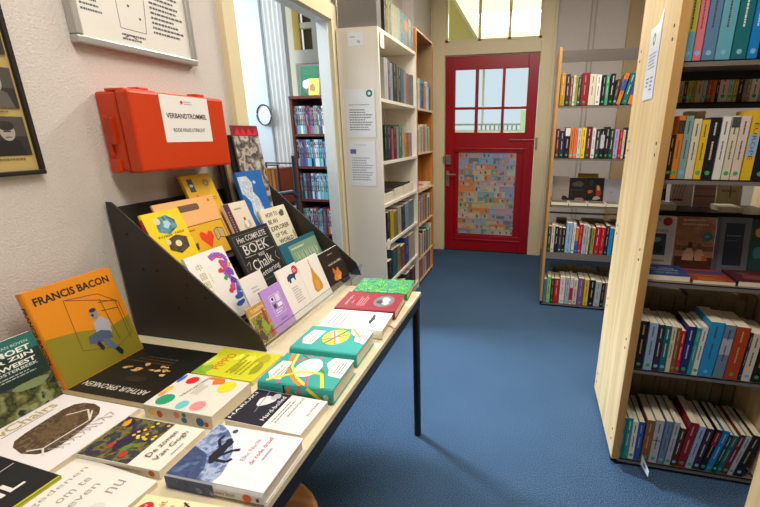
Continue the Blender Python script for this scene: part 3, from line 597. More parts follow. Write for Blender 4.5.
# tiers: a narrow ledge and a slanted back behind every row
for (x, z, dg, L, nm) in ((-.806, .7475, 70, .07, 'front'), (-.965, .790, 68, .15, 'middle')):
    a = math.radians(dg); b_ = .032
    if nm != 'front': shelfbar(-1.27, z-.006, x+.030, z-.006, 'ledge')
    shelfbar(x-b_, z, x-b_-math.cos(a)*L, z+math.sin(a)*L, 'tier_back')
MB().box(-1.282+1.03, -1.085+1.03, RY0+.0065-1.35, 1.50-1.35, .957-TT, .960-TT, RK).box(-1.282+1.03, -1.124+1.03, 1.50-1.35, RY1-.0065-1.35, .957-TT, .960-TT, RK).build('ledge', rk)
shelfbar(-1.285, .76, -1.285, 1.18, 'back_panel')
ACR = M((235, 238, 240), .05, trans=1, ior=1.2, key='acrylic')
shelfbar(-.786, .752, -.772, .80, 'clear_lip', ACR, .002)

PLN = {3: (-.800, .753, 70), 25: (-.865, .80, 70), 2: (-.985, .88, 68), 1: (-1.12, 1.0, 70), 11: (-1.137, 1.0, 70), 12: (-1.155, 1.0, 70), 13: (-1.145, 1.0, 78)}
def on_tier(label, tr, y0, top, w, h, t, col, **k):
    """front cover in the tier's slanted plane, its top edge `top` above the tier's reference line"""
    x, z, dg = PLN[tr]; a = math.radians(dg); q = top-h
    return lean(label, y0, x-math.cos(a)*q, z+math.sin(a)*q, w, h, t, dg, col, **k)
g_ = 'books on the black display rack'
# front tier
on_tier('small landscape garden booklet, leftmost in the clear front lip of the rack', 3, .988, .130, .082, .130, .006, 'cdb684', hard=False, asc=(.76, .96), group=g_,
        art=[('r', .001, .105, .107, .134, 'b98a3a'), ('t', 'TUINIEREN', .02, .112, .08, .012, 'efe2b8'), ('r', .004, .004, .104, .10, mottle(['8a5a3a', 'c8a878', '5c4a34', '7fae2c', 'a83a2c', '4c3a2c'], 55, 4)), ('b', .07, .05, .02, .02, '7fae2c'), ('b', .085, .08, .01, .03, 'a83a2c'), ('b', .03, .03, .015, .02, '5c4a34'), ('b', .09, .02, .012, .015, 'b8282c'), ('b', .04, .075, .012, .012, '4c5a34')])
on_tier('lilac booklet with a small white picture grid in the clear front lip', 3, 1.072, .157, .111, .157, .006, 'b48fd8', hard=False, asc=(.97, .91), group=g_,
        art=[('l', [(.03, .06), (.03, .14), (.09, .14), (.09, .06), (.03, .06)], .0015, 'efe6f6'), ('r', .035, .115, .055, .133, 'f2ecf8'), ('r', .062, .108, .084, .136, 'e0cff0'), ('b', .045, .125, .007, .006, '3a3048'), ('r', .037, .088, .052, .105, '4a3c5c'), ('r', .06, .088, .084, .102, 'f2ecf8'), ('w', .037, .065, .084, .083, 2, 'f2ecf8'), ('w', .045, .035, .085, .043, 1, '5a4a6c')])
on_tier('white booklet with a dark blue bear and a round red sticker', 3, 1.184, .192, .127, .192, .006, 'eeebe6', hard=False, asc=(.94, .93), group=g_,
        art=[('e', .112, .178, .019, .019, 'd82030'), ('w', .10, .17, .124, .186, 3, 'f6e4e4'), ('p', [(.045, .145), (.05, .165), (.07, .172), (.095, .168), (.10, .158), (.098, .14), (.09, .14), (.087, .152), (.07, .152), (.065, .137), (.055, .137), (.055, .148)], '24406e'), ('e', .098, .163, .009, .008, '24406e'), ('w', .05, .05, .11, .12, 7, 'b4b0ac')])
on_tier('white book with a tall orange-brown gourd on its cover', 3, 1.313, .184, .152, .184, .008, 'f1eee9', hard=False, asc=(.97, .89), group=g_,
        art=[('p', [(.07, .13), (.075, .155), (.082, .16), (.088, .155), (.092, .13), (.108, .10), (.115, .06), (.105, .045), (.06, .042), (.048, .06), (.055, .10)], 'd8953a'), ('l', [(.081, .16), (.078, .185), (.083, .195)], .004, '7a4a20'), ('b', .08, .075, .018, .022, 'e0a852')])
on_tier('dark brown book with an orange root vegetable, rightmost in the front lip', 3, 1.467, .171, .18, .171, .010, '2b211d', hard=False, asc=(1, .83), group=g_,
        art=[('t', 'KNOLSELDERIJ', .05, .12, .11, .014, 'e8e0d4'), ('w', .07, .175, .12, .185, 1, 'b8b0a4'), ('b', .09, .06, .033, .026, 'd8843a'), ('b', .075, .085, .012, .018, 'c87028'), ('b', .105, .08, .012, .016, 'd8843a'), ('b', .1, .045, .016, .012, 'e8a45c')])
on_tier('small blank white booklet in front of the dragon book', 25, 1.062, .152, .112, .125, .006, 'eae6de', hard=False, group=g_, art=[('w', .035, .06, .08, .085, 2, 'b8b4ac')])
# middle tier
on_tier('white book with a colourful purple dragon and green characters', 2, .988, .160, .168, .250, .012, 'efece6', hard=False, asc=(.95, .95), group=g_,
        art=[('t', '中', .028, .205, .024, .024, 'a9a83a'), ('t', '国', .028, .172, .024, .024, 'a9a83a'), ('t', '图', .028, .139, .024, .024, 'a9a83a'), ('t', '案', .028, .106, .024, .024, 'a9a83a'), ('w', .064, .15, .07, .19, 6, 'b8b4ac'),
             ('l', [(.095, .235), (.12, .243), (.15, .235), (.165, .215), (.15, .19), (.13, .17), (.145, .145), (.165, .12), (.15, .09), (.14, .06)], .016, '9a5ac0'), ('l', [(.10, .225), (.125, .232), (.148, .222)], .006, 'd84a5a'), ('b', .14, .20, .016, .016, 'c04a8a'), ('b', .155, .165, .014, .018, '7a4ab8'), ('b', .12, .18, .012, .01, 'd83a30'), ('b', .165, .19, .008, .008, 'e8a02a'), ('b', .125, .15, .010, .008, '3aa060'), ('b', .15, .13, .016, .012, '5a3aa0'), ('b', .135, .11, .014, .014, 'c84a9a'), ('b', .16, .095, .014, .012, '2f6ac0'), ('b', .145, .07, .02, .012, '2f5ab8'), ('b', .12, .10, .008, .010, 'd83a30'), ('b', .135, .045, .02, .010, '2f5ab8')])
CK = 'd8d6d0'
on_tier('black chalkboard-style book with white hand lettering in the middle of the rack', 2, 1.201, .186, .226, .264, .014, '1e1d1e', ash=.047, group=g_,
        art=[('t', 'Het COMPLETE', .03, .175, .165, .022, CK, 0, .01), ('t', 'BOEK', .04, .125, .14, .038, CK, 0, .0), ('l', [(.03, .165), (.20, .165)], .0015, CK), ('l', [(.03, .118), (.09, .116)], .0015, CK), ('t', 'voor', .10, .103, .04, .014, CK), ('l', [(.15, .116), (.205, .118)], .0015, CK), ('t', 'Chalk', .05, .055, .12, .042, CK, 4), ('t', 'lettering', .07, .02, .12, .028, CK, 4), ('l', [(.012, .012), (.012, .203), (.216, .203), (.216, .012), (.012, .012)], .0012, '8a8884'), ('l', [(.02, .09), (.04, .10), (.03, .07)], .0015, CK), ('l', [(.20, .10), (.19, .08), (.205, .06)], .0015, CK)])
on_tier('wide teal book with a sage green panel of sketched leaves', 2, 1.433, .080, .285, .155, .012, '1f6478', group=g_,
        art=[('r', .055, .02, .28, .135, '7f9c80'), ('w', .07, .11, .17, .125, 1, 'd2dccc')] + [('l', [(.08+.018*k, .035), (.085+.018*k, .07), (.078+.018*k, .10)], .003, 'c4d4bc') for k in range(10)] + [('b', .1+.03*k, .075, .009, .014, 'a9bfa2') for k in range(6)])
# back tier
on_tier('yellow design book with two dark cosmic pictures, top left of the rack', 1, .988, .171, .144, .205, .012, 'eccf1c', group=g_,
        art=[('p', [(.035, .14), (.04, .185), (.085, .19), (.11, .17), (.11, .145), (.07, .125)], mottle(['1c3c5c', '3a6a86', '6aa0b0', '2a4c6c'], 30, 4)), ('b', .075, .16, .014, .012, 'a8d0d8'), ('e', .045, .175, .012, .012, 'd8cfa0'), ('p', [(.045, .075), (.05, .11), (.09, .12), (.125, .105), (.12, .07), (.08, .055)], mottle(['241c16', '5a4a38', '3c3226'], 35, 4)), ('e', .085, .09, .012, .011, 'e8dca0'), ('e', .05, .102, .010, .010, 'd8cfa0'), ('t', 'FORM', .025, .118, .05, .008, '2a2620'), ('t', '1650', .09, .122, .036, .008, '2a2620'), ('t', '1890', .075, .028, .04, .008, '2a2620')],
        spine=[('r', .12, .0, .19, .013, 'd8202c')])
bag = on_tier('orange cardboard carry case with a cut-out handle and a red heart drawing', 11, 1.056, .191, .264, .222, .008, 'efb271', hard=False, group=g_, pages=False, name='carry_case', cat='carry case',
        art=[('p', [(.09, .178), (.175, .178), (.18, .184), (.18, .196), (.175, .202), (.09, .202), (.085, .196), (.085, .184)], '6a4f3a'), ('e', .235, .205, .006, .006, 'e8502a'), ('r', .055, .0, .255, .125, 'e3ae1e'), ('l', [(.055, .125), (.255, .125)], .003, '5a3c1a'), ('l', [(.255, .125), (.255, .0)], .003, '5a3c1a'),
             ('p', [(.155, .03), (.125, .07), (.125, .09), (.137, .098), (.15, .09), (.157, .082), (.17, .095), (.183, .09), (.186, .07)], 'e8401c'), ('p', [(.195, .05), (.215, .06), (.24, .05), (.24, .09), (.215, .098), (.195, .09)], 'c8a878'), ('l', [(.215, .06), (.215, .098)], .002, '4a3424'), ('l', [(.195, .05), (.215, .06), (.24, .05), (.24, .09), (.215, .098), (.195, .09), (.195, .05)], .0025, '4a3424'), ('p', [(.075, .03), (.09, .06), (.105, .065), (.10, .04)], '3a342c'), ('l', [(.07, .02), (.09, .10)], .003, '3a342c'), ('e', .078, .085, .014, .010, 'f0d89a'), ('w', .07, .104, .12, .116, 1, '8a5a1a')])
on_tier('small yellow book with a blue-grey corner sign standing at the back', 12, 1.230, .272, .143, .30, .012, 'e2b41c', hard=False, ash=.03, group=g_,
        art=[('r', .02, .205, .045, .255, '34506e'), ('r', .025, .225, .04, .235, 'd8dce0'), ('e', .105, .235, .014, .014, '8a8a7a'), ('e', .105, .235, .008, .008, 'c8b060'), ('e', .04, .185, .008, .008, 'd8842a'), ('w', .08, .165, .13, .18, 2, '7a7a6a')])
on_tier('cream book with a dark purple spine strip and a small red-capped figure', 1, 1.328, .147, .132, .16, .012, 'e4d9c2', hard=False, group=g_,
        art=[('r', .001, .001, .032, .159, '5a2a3c'), ('w', .012, .04, .02, .13, 9, 'c8a890'), ('b', .09, .06, .022, .02, 'c2b49a'), ('e', .086, .085, .007, .009, 'd04a2a'), ('b', .088, .065, .01, .014, 'f2ece0'), ('w', .05, .125, .10, .14, 1, 'a09884')])
BL = '1f68b8'
on_tier('bright blue book with a pale marbled map shape, near the top of the rack', 13, 1.458, .256, .163, .290, .014, BL, hard=False, group=g_,
        art=[('p', [(.005, .27), (.06, .27), (.085, .24), (.075, .20), (.10, .17), (.115, .11), (.13, .05), (.115, .01), (.05, .01), (.055, .06), (.04, .11), (.045, .16), (.02, .19), (.005, .20)], mottle(['8fa8c0', 'd8dee4', 'a9bccd', 'e4e8ec', '9ab0c8'], 40, 4)), ('b', .135, .07, .010, .03, '8faed0'), ('b', .1, .24, .008, .008, 'c2d2e4')])
on_tier('cream book with black hand-drawn capitals about exploring the world', 1, 1.513, .088, .188, .288, .010, 'e8e0c6', hard=False, ash=.053, group=g_,
        art=[('t', 'HOW TO', .03, .195, .085, .020, '2e2a28', 0, .02), ('t', 'BE AN', .03, .163, .065, .020, '2e2a28', 0, .02), ('t', 'EXPLORER', .03, .130, .135, .021, '2e2a28', 0, .02), ('t', 'OF THE', .04, .098, .085, .019, '2e2a28', 0, .02), ('t', 'WORLD', .05, .066, .11, .021, '2e2a28', 0, .02), ('b', .145, .20, .018, .016, '5a5650'), ('b', .175, .09, .007, .02, 'b8b83a')])
# tall ones at the very back, leaning on the wall and casing
tall = [('tall grey-brown photo book with a red masthead, highest on the rack', -1.190, 1.525, .17, .44, .008, '6e655e', 1),
        ('thin black book edge just behind the tall photo book', -1.203, 1.50, .16, .40, .008, '1c1a1c', 0), ('thin tan book edge behind the black one on the rack', -1.215, 1.475, .16, .385, .010, 'a8906c', 0), ('thin dark book edge, hindmost on the rack', -1.229, 1.455, .15, .38, .010, '2a2426', 0)]
for lb, x, y, w, h, t_, c, a_ in tall:
    art = []
    if a_:
        art = [('r', .001, .0, .169, .396, mottle(['14100e', '4a403a', 'c2b8ae', '2e2622', '8a8078', 'd8d0c8', '1e1816'], 13, 5)), ('r', .001, .396, .169, .438, '8a1820'), ('p', [(.01, .40), (.035, .432), (.05, .402), (.065, .432), (.09, .40), (.105, .432), (.13, .402), (.155, .432), (.16, .40)], 'd8202e')]
        art += [('r', .0, .0, .17, .02, '3c332e')]
    lean(lb, y, x, .962, w, h+.04, t_, 84, c, hard=False, art=art, ash=.04, group='tall books at the back of the display rack')

# ================================================================== SHELVED BOOKS
CN = {'black': '1b1a1e', 'charcoal': '38383c', 'dark grey': '4a4a4e', 'grey': '8b8e92', 'light grey': 'b4b8c0', 'white': 'e4e1da', 'cream': 'd9cfb4', 'beige': 'c9b184', 'pink-cream': 'dcc8bc',
      'yellow': 'e2b81e', 'bright yellow': 'eccf12', 'gold': 'b98a1e', 'orange': 'e07a1c', 'salmon': 'ee7460', 'red': 'c01e28', 'dark red': '8a1426', 'crimson': 'bf1440', 'maroon': '6a2030', 'rust': 'b0421c', 'brown': '8a5a34', 'dark brown': '43301f',
      'green': '3f9a6a', 'bright green': '7fd06a', 'dark green': '1c4a34', 'olive': '9a9440', 'yellow-green': 'b7b23c', 'teal': '2a9a9c', 'dark teal': '14686e', 'light teal': '5fa3b4', 'grey-teal': '7d9f9c', 'turquoise': '12929a',
      'blue': '2458b0', 'bright blue': '0c7cc4', 'sky blue': '2a94d4', 'light blue': '9ab6d4', 'navy': '1c2a4c', 'slate blue': '5a7da0', 'grey-blue': '6a86a4', 'dark blue': '20307c', 'purple': '7c5a90', 'dark purple': '3a2640', 'lilac': 'b49ac4', 'pink': 'd4707a', 'mint': 'a8d0c0', 'tan': 'a8906c', 'mauve': '9a7684'}
def dist_light(c): return sum(int(CN[c][i:i+2], 16) for i in (0, 2, 4)) > 360
def spine_art(h, t, c, rnd, sticker, band=None, text=None):
    """printed title strip, publisher mark and a round sticker; u runs up the spine"""
    ink = '4a443e' if dist_light(c) else rnd.choice(['d8d2c2', 'c8b070', 'e2e0da'])
    a = []; tb = min(t*.42, .012)
    if band: a.append(('r', h*band[0], .0, h*band[1], t, CN.get(band[2], band[2])))
    if text: a.append(('t', text, h*.30, t*.5-tb/2, h*.52, tb, ink))
    else: a.append(('w', h*.30, t*.5-tb*.5, h*.62, t*.5+tb*.5, 1, ink)); a.append(('w', h*.68, t*.5-tb*.5, h*.92, t*.5+tb*.5, 1, ink))
    if sticker:
        r = min(.0075, t*.38); a.append(('e', .022, t*.5, r, r, sticker))
    return a
def upright(label, x, yf, z, w, h, t, col, lean_deg=0, face='-y', group=None, spine=(), pages=None, rev=False, hard=False):
    """a book standing on a shelf; spine in the plane yf (or x for face='+x'); lean > 0 tips the top away from the start"""
    a = math.radians(lean_deg); e = .0004
    if face == '-y':
        T = Vector((math.cos(a), 0, -math.sin(a))); U = Vector((math.sin(a), 0, math.cos(a)))
        o = Vector((x, yf, z+e)) + Vector((0, 0, 1))*(t*math.sin(a) if a > 0 else 0)
        m_ = mx(o, (0, 1, 0), U, T)
    else:
        T = Vector((0, math.cos(a), -math.sin(a))); U = Vector((0, math.sin(a), math.cos(a)))
        o = Vector((x, yf, z+e)) + Vector((0, 0, 1))*(t*math.sin(a) if a > 0 else 0)
        m_ = mx(o, (-1, 0, 0), U, T)
    return book(label, w, h, t, CN.get(col, col), m_, spine=spine, hard=hard, group=group, page=pages)
GS, BS = '3fae5a', '7ab8dc'
def row(lst, ybot, plane, z, shelf, from_, group, face='-y', depth=.14, sx=0, sy=0, off=0, st=GS, span=None):
    """lst: (px0, px1, ytop, colour[, lean[, band[, text]]]) read off the photograph on the shelf's front edge"""
    rnd = random.Random(len(group)); n = 0
    for it in lst:
        p0, p1, yt, c = it[:4]; le = it[4] if len(it) > 4 else 0; bd = it[5] if len(it) > 5 else None; tx = it[6] if len(it) > 6 else None
        if face == '-y':
            a0, a1 = AY(p0, ybot, plane).x, AY(p1, ybot, plane).x; h = AY(p0, yt, plane).z - z
        else:
            a0, a1 = AX(p0, ybot(p0), plane).y, AX(p1, ybot(p1), plane).y; h = AX(p0, yt, plane).z - z
        t = (a1-a0)*.96*math.cos(math.radians(le)); h = h/math.cos(math.radians(le))
        nm = f'{c} book' if not bd or bd[2] not in CN else f'{c} book with a {bd[2]} band'
        lb = f'{nm}, {ORD[n]} from {from_}, {shelf}'
        stc = st if rnd.random() < .75 else (BS if st else None)
        sp = spine_art(h, t, c, rnd, stc if rnd.random() < .85 else None, bd, tx)
        if face == '-y': upright(lb, a0, plane, z, depth*rnd.uniform(.93, 1.05), h, t, c, le, face, group, sp)
        else: upright(lb, plane, a0, z, depth*rnd.uniform(.93, 1.05), h, t, c, le, face, group, sp)
        n += 1

PINE = wood((214, 184, 132), (236, 212, 166), 'Z', 7, .5)
PINEE = wood((176, 132, 74), (200, 156, 94), 'Z', 7, .5)
MTL = M('8f8881', .3, metal=.45)
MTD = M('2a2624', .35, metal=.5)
DOTM = M('3a2a1c', .6)

# ------------------------------------------------------------------ right-hand double-sided bookcase
YR = 1.598
rc = thing('bookcase', 'tall pine-sided double bookcase with grey metal shelves on the right', 'bookcase', (.42, 1.57, 0))
def side_pine(root, x, w, d, z0, z1, holes=(), wm=PINE):
    t = MB(); t.box(x, x+w, .004, d, z0, z1, wm); t.box(x+.001, x+w, 0, .004, z0, z1, PINEE)
    for y, z in holes: t.prism([(y+.006*math.cos(k*math.pi/4), z+.006*math.sin(k*math.pi/4)) for k in range(8)], x-.001, x, 0, DOTM)
    return t.build('side_panel', root)
hl = [(y, z) for z in (.11, .16, .56, .60, .94, .98, 1.33, 1.37, 1.70, 1.74) for y in (.05, .49)]
side_pine(rc, 0, .030, .536, .045, 2.25, hl)
side_pine(rc, .555, .030, .536, .045, 2.25)
for x in (.015, .57):
    for y in (.05, .48):
        t = MB(); t.prism([(y+.02*math.cos(k*math.pi/8), .0205+.02*math.sin(k*math.pi/8)) for k in range(16)], x-.008, x+.008, 0, BLK); t.box(x-.011, x+.011, y-.012, y+.012, .03, .046, ST); t.build('castor', rc)
SZ = [1.629, 1.250, .865, .483, .034]
for z in SZ+[2.02]:
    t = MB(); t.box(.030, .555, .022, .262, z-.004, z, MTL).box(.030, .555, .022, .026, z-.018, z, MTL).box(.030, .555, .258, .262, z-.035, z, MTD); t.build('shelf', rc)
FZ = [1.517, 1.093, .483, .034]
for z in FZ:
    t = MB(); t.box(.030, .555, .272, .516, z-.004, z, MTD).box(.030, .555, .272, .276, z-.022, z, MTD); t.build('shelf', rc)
SH = ['top shelf', 'second shelf', 'third shelf', 'fourth shelf', 'bottom shelf']
RS = lambda k: f'{SH[k]} of right bookcase'
PN = 'pine side'
row([(681.4, 691.3, -40, 'yellow-green', 0, (.0, .3, 'light teal')), (692, 700, -40, 'pink'), (700.8, 713.5, -42, 'slate blue'), (714.2, 729.3, -42, 'light teal'), (730, 745, -42, 'dark teal'), (746, 756, -44, 'bright blue'), (757, 772, -40, 'black')],
    61, YR, SZ[0], RS(0), PN, 'tall books on the top shelf of the right bookcase', st=BS, depth=.17)
row([(664.2, 669.3, 135, 'black'), (669.8, 676, 116, 'orange', 0, (.72, .93, 'dark brown')), (676.5, 683.9, 116, 'grey-teal'), (684.4, 692.2, 119, 'cream'), (692.8, 700.3, 120, 'yellow'), (701, 711.2, 117.6, 'black'), (712, 720, 116.7, 'white'), (721, 728.8, 116, 'cream', 0, (.82, .98, 'dark grey')), (729.7, 738.9, 116, 'pink-cream'), (740.2, 750.6, 110, 'yellow', 0, (.35, .66, 'light blue'), 'EUROPE'), (751.5, 766, 115, 'black')],
    178.3, YR, SZ[1], RS(1), PN, 'books on the second shelf of the right bookcase')
row([(632, 641, 320, 'black'), (641.8, 650.2, 322, 'light blue'), (651, 656.6, 324, 'dark purple'), (657.2, 663.6, 325, 'dark teal'), (664, 668.6, 326, 'cream'), (669, 673.2, 327, 'brown'), (673.6, 677.9, 330, 'red'), (678.4, 685.8, 325.5, 'dark blue', 1), (686.3, 690.6, 327, 'teal', 2), (691.2, 696.7, 326, 'white', 2), (697.5, 712, 321, 'sky blue', 2), (712.7, 723.4, 324, 'grey-blue', 2, (.45, .75, 'light grey')), (724, 738.3, 326, 'rust', 2), (739, 741.5, 332, 'navy', 2), (742, 751.3, 333, 'cream', 2), (752, 762, 335, 'black', 2)],
    375, YR, SZ[3], RS(3), PN, 'books on the fourth shelf of the right bookcase', depth=.15)
row([(617, 621.6, 417, 'turquoise'), (622, 627, 417, 'teal'), (627.4, 632.9, 421, 'white'), (633.3, 639, 421, 'blue'), (640, 648, 419, 'brown', 1), (648.4, 657, 419, 'light grey', 1, (.52, .54, 'maroon')), (657.6, 664.4, 420, 'grey-blue', 2), (665, 670.7, 421, 'light grey', 3), (671.2, 677, 427, 'dark brown', 4), (677.6, 686.3, 421, 'dark red', 5), (686.9, 693.4, 425, 'light blue', 6), (694, 700.8, 427, 'dark purple', 7), (701.4, 706.9, 428, 'black', 9, (.62, .95, 'dark red')), (707.5, 713.7, 429, 'bright blue', 10), (714.3, 718.6, 433, 'dark green', 10), (719, 724, 434, 'dark teal', 10), (724.5, 730.5, 433, 'maroon', 10), (731.2, 736.4, 434, 'light grey', 10), (737, 747, 434, 'black', 10)],
    459, YR, SZ[4], RS(4), PN, 'books on the bottom shelf of the right bookcase', depth=.19)
row([(660+a/7.6, 660+b/7.6, 74, c) for a, b, c in ((110, 138, 'cream'), (140, 164, 'beige'), (166, 190, 'dark purple'), (192, 226, 'yellow-green'), (228, 256, 'olive'), (258, 308, 'beige'), (310, 335, 'light blue'), (338, 380, 'rust'), (382, 405, 'orange'), (407, 430, 'black'), (432, 500, 'pink-cream'), (502, 535, 'mint'), (540, 570, 'yellow'), (572, 612, 'black'), (615, 638, 'grey'), (640, 665, 'gold'), (668, 735, 'white'), (738, 775, 'lilac'))],
    103.4, 1.862, FZ[0], 'back row under top shelf, right bookcase', PN, 'back row below the top shelf of the right bookcase', depth=.12)
# back rows that show only fore-edges in the dark
def backrow(x0, x1, y, z, n, hmin, hmax, where, group, cols, seed):
    rnd = random.Random(seed); x = x0; k = 0
    while x < x1-.012 and k < 20:
        t = rnd.uniform(.6, 1.5)*(x1-x0)/n; t = min(t, x1-x); h = rnd.uniform(hmin, hmax); c = rnd.choice(cols)
        sp = [] 
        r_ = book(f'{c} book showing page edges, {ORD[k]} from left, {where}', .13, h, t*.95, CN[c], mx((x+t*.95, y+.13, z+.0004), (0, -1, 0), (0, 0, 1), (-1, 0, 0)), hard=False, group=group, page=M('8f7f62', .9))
        x += t; k += 1
bc_ = ['dark brown', 'tan', 'brown', 'charcoal', 'beige', 'grey']
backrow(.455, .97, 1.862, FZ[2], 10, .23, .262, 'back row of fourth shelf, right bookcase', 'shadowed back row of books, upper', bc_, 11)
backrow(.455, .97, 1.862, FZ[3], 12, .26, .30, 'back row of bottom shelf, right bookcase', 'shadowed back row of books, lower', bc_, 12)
# face-out books on the third shelf
def faceout(label, x0, x1, y, z, h, t, col, art, tilt=10, group=None, **k):
    a = math.radians(tilt); U = Vector((0, math.sin(a), math.cos(a))); N = Vector((0, -math.cos(a), math.sin(a)))
    o = Vector((x0, y, z+.0006)) - N*t; o.z = z+.0008
    return book(label, x1-x0, h, t, CN.get(col, col), mx(o, (1, 0, 0), U, N), art=art, hard=False, group=group, **k)
gf = 'face-out books on the third shelf of the right bookcase'; ZF = SZ[2]
YFO = 1.782
faceout('white book with a red sticker and a dark sea picture, face-out beside the pine side', .465, .590, YFO, ZF, .214, .014, 'e2dfdc', [('t', 'REIS', .02, .19, .05, .012, '7a7672'), ('e', .095, .19, .018, .018, 'c01e2c'), ('t', 'PASTORES', .03, .145, .07, .013, '4a5a66'), ('r', .03, .05, .095, .14, '2a4c5c'), ('b', .06, .08, .025, .02, '17323e'), ('b', .055, .115, .02, .012, '7fa0a8'), ('w', .03, .02, .10, .035, 1, '8a8682')], group=gf)
faceout('brown sepia book showing two seated girls and a teal round sticker, standing face-out', .597, .738, YFO, ZF, .214, .016, 'b58a68', [('r', .001, .10, .14, .213, mottle(['b88a68', 'a06e50', 'c89a78'], 14)), ('r', .001, .001, .14, .05, '5a2a22'), ('r', .001, .075, .14, .095, mottle(['6e4c3a', '8a5c30', '54402e'], 40)), ('w', .02, .175, .12, .21, 2, 'd8b894'), ('p', [(.028, .035), (.032, .065), (.045, .085), (.062, .085), (.070, .06), (.070, .035)], 'e2b898'), ('p', [(.076, .035), (.074, .06), (.082, .082), (.098, .082), (.110, .062), (.112, .035)], 'dcae90'), ('e', .055, .098, .009, .013, '5a3018'), ('e', .088, .095, .009, .012, '8a5230'), ('e', .115, .135, .019, .019, '1f7c80'), ('b', .11, .045, .012, .01, 'c87a2a'), ('w', .104, .13, .126, .14, 2, 'a8d0cc')], group=gf)
faceout('grey-blue book with a navy rectangle, standing face-out right of the sepia book', .745, .862, YFO, ZF, .218, .014, '6c7482', [('r', .028, .025, .095, .195, '222a44'), ('w', .035, .14, .088, .15, 1, '8a94a8'), ('w', .035, .12, .088, .13, 1, '5a6a8c'), ('r', .001, .001, .012, .217, '59606e')], group=gf)
faceout('book with yellow flower petals on teal, standing face-out at the right edge', .868, .965, YFO, ZF, .214, .014, '1c4a4c', [('b', .03, .16, .02, .02, 'd8b82a'), ('b', .05, .13, .02, .02, 'e8d06a'), ('b', .07, .17, .02, .02, 'c8c85a'), ('b', .03, .08, .025, .02, '2f8ca8'), ('b', .07, .06, .02, .02, '2f8ca8'), ('b', .05, .10, .012, .012, '15181a'), ('b', .08, .11, .012, .018, 'e2d8a0')], group=gf)
def flat(label, x0, x1, y0, y1, z, t, col, art, group, page=None, rot=0):
    return book(label, x1-x0, y1-y0, t, CN.get(col, col), mx((x0, y0, z+.0006), (1, 0, 0), (0, 1, 0), (0, 0, 1)), art=art, hard=False, group=group, page=page or PAGE)
gl = 'books lying flat on the third shelf of the right bookcase'
flat('dark blue paperback with white lettering lying flat beside the pine side', .453, .606, 1.612, 1.752, ZF, .022, '1f3f74', [('t', 'de stilte', .03, .085, .09, .014, 'd8dce4'), ('w', .03, .06, .13, .075, 1, 'a8b4c8'), ('t', 'van thuis', .04, .03, .08, .012, 'd8dce4')], gl)
flat('rust and purple book lying flat in front of the sepia book', .613, .755, 1.606, 1.750, ZF, .014, '8a3c1e', [('r', .001, .085, .141, .12, '4a3a70'), ('p', [(.02, .001), (.10, .001), (.12, .03), (.03, .05)], 'b05a24'), ('r', .02, .06, .11, .064, 'c88a5a'), ('b', .1, .03, .02, .015, '9a4a1e')], gl)
flat('dark maroon book lying flat in front of the grey-blue book', .762, .90, 1.606, 1.750, ZF, .020, '4a2028', [('p', [(.03, .04), (.10, .03), (.12, .08), (.05, .09)], '7a3a34'), ('b', .05, .1, .02, .01, '6a4a3a')], gl)
flat('cream book lying flat at the right edge of the third shelf', .905, .968, 1.612, 1.745, ZF, .024, 'c8c0a8', [('w', .01, .05, .06, .10, 3, '8a8470')], gl)
# far-side shelf between second and third shelf: small face-out books
gz = 'small books on the back shelf seen below the second shelf'; ZB = FZ[1]
flat('white paperback block lying flat beside the pine side on the back shelf', .468, .525, 1.872, 1.98, ZB, .022, 'e0dcd2', [], gz)
flat('white paperback with a red and blue picture lying on the back shelf', .530, .60, 1.872, 1.98, ZB, .024, 'e0dcd2', [('b', .025, .07, .02, .03, 'b8443a'), ('b', .05, .06, .02, .03, '5a7ca8')], gz)
flat('cream paperback lying flat under the ink-figure book on the back shelf', .765, .845, 1.872, 1.98, ZB, .020, 'cfc5a8', [], gz)
faceout('small book with dark stripes and a yellow tag standing on the back shelf', .53, .598, 2.02, ZB, .15, .01, '3a2c24', [('r', .01, .03, .02, .14, 'a87a3a'), ('r', .028, .02, .034, .14, '8a6a4a'), ('r', .045, .07, .066, .14, 'c8a45a'), ('r', .055, .01, .06, .06, '7a5a3a')], group=gz)
faceout('small pink and white striped book face-out on the back shelf', .612, .70, 2.0, ZB, .155, .012, 'd8c4c0', [('l', [(.005+.012*k, .02), (.03+.012*k, .15)], .003, 'a07078') for k in range(4)] + [('b', .03, .025, .02, .006, '7a3a44')], group=gz)
faceout('small mauve book face-out on the back shelf', .706, .79, 2.0, ZB, .155, .012, 'a8847e', [('r', .002, .04, .08, .048, '8a5a5a'), ('r', .002, .075, .08, .08, '8a5a5a')], group=gz)
faceout('small cream book with a black ink figure face-out on the back shelf', .796, .89, 2.0, ZB, .155, .012, 'c8ba94', [('b', .05, .105, .014, .014, '3a2420'), ('r', .047, .04, .051, .10, '5a4438'), ('w', .015, .06, .08, .08, 1, '8a7a5a')], group=gz)
# notice on the pine side and a card on the bottom shelf
nt_ = thing('notice', 'white laminated notice with a green emblem taped on the pine bookcase side', 'notice', (.419, 1.865, 1.53))
t = MB(); t.poly([(0, -.10, 0), (0, .055, 0), (0, .055, .262), (0, -.05, .262), (0, -.10, .30)], [(0, 1, 2, 3, 4)], M('dfe4ee', .3))
t.poly([(-.0012, -.10, 0), (-.0012, .055, 0), (-.0012, .055, .262), (-.0012, -.05, .262), (-.0012, -.10, .30)], [(0, 1, 2, 3, 4)], M('dfe4ee', .3))
put_art(t, [('e', .07, .215, .018, .022, '2f8a4c'), ('e', .07, .215, .009, .012, 'd8e6dc'), ('w', .03, .11, .13, .17, 5, '8a94b4'), ('w', .03, .045, .07, .085, 3, '3a62a8'), ('w', .09, .03, .13, .085, 4, '3a62a8')], lambda u, v, e: (-.0012-e, .055-u, v)); t.build('sheet', nt_)
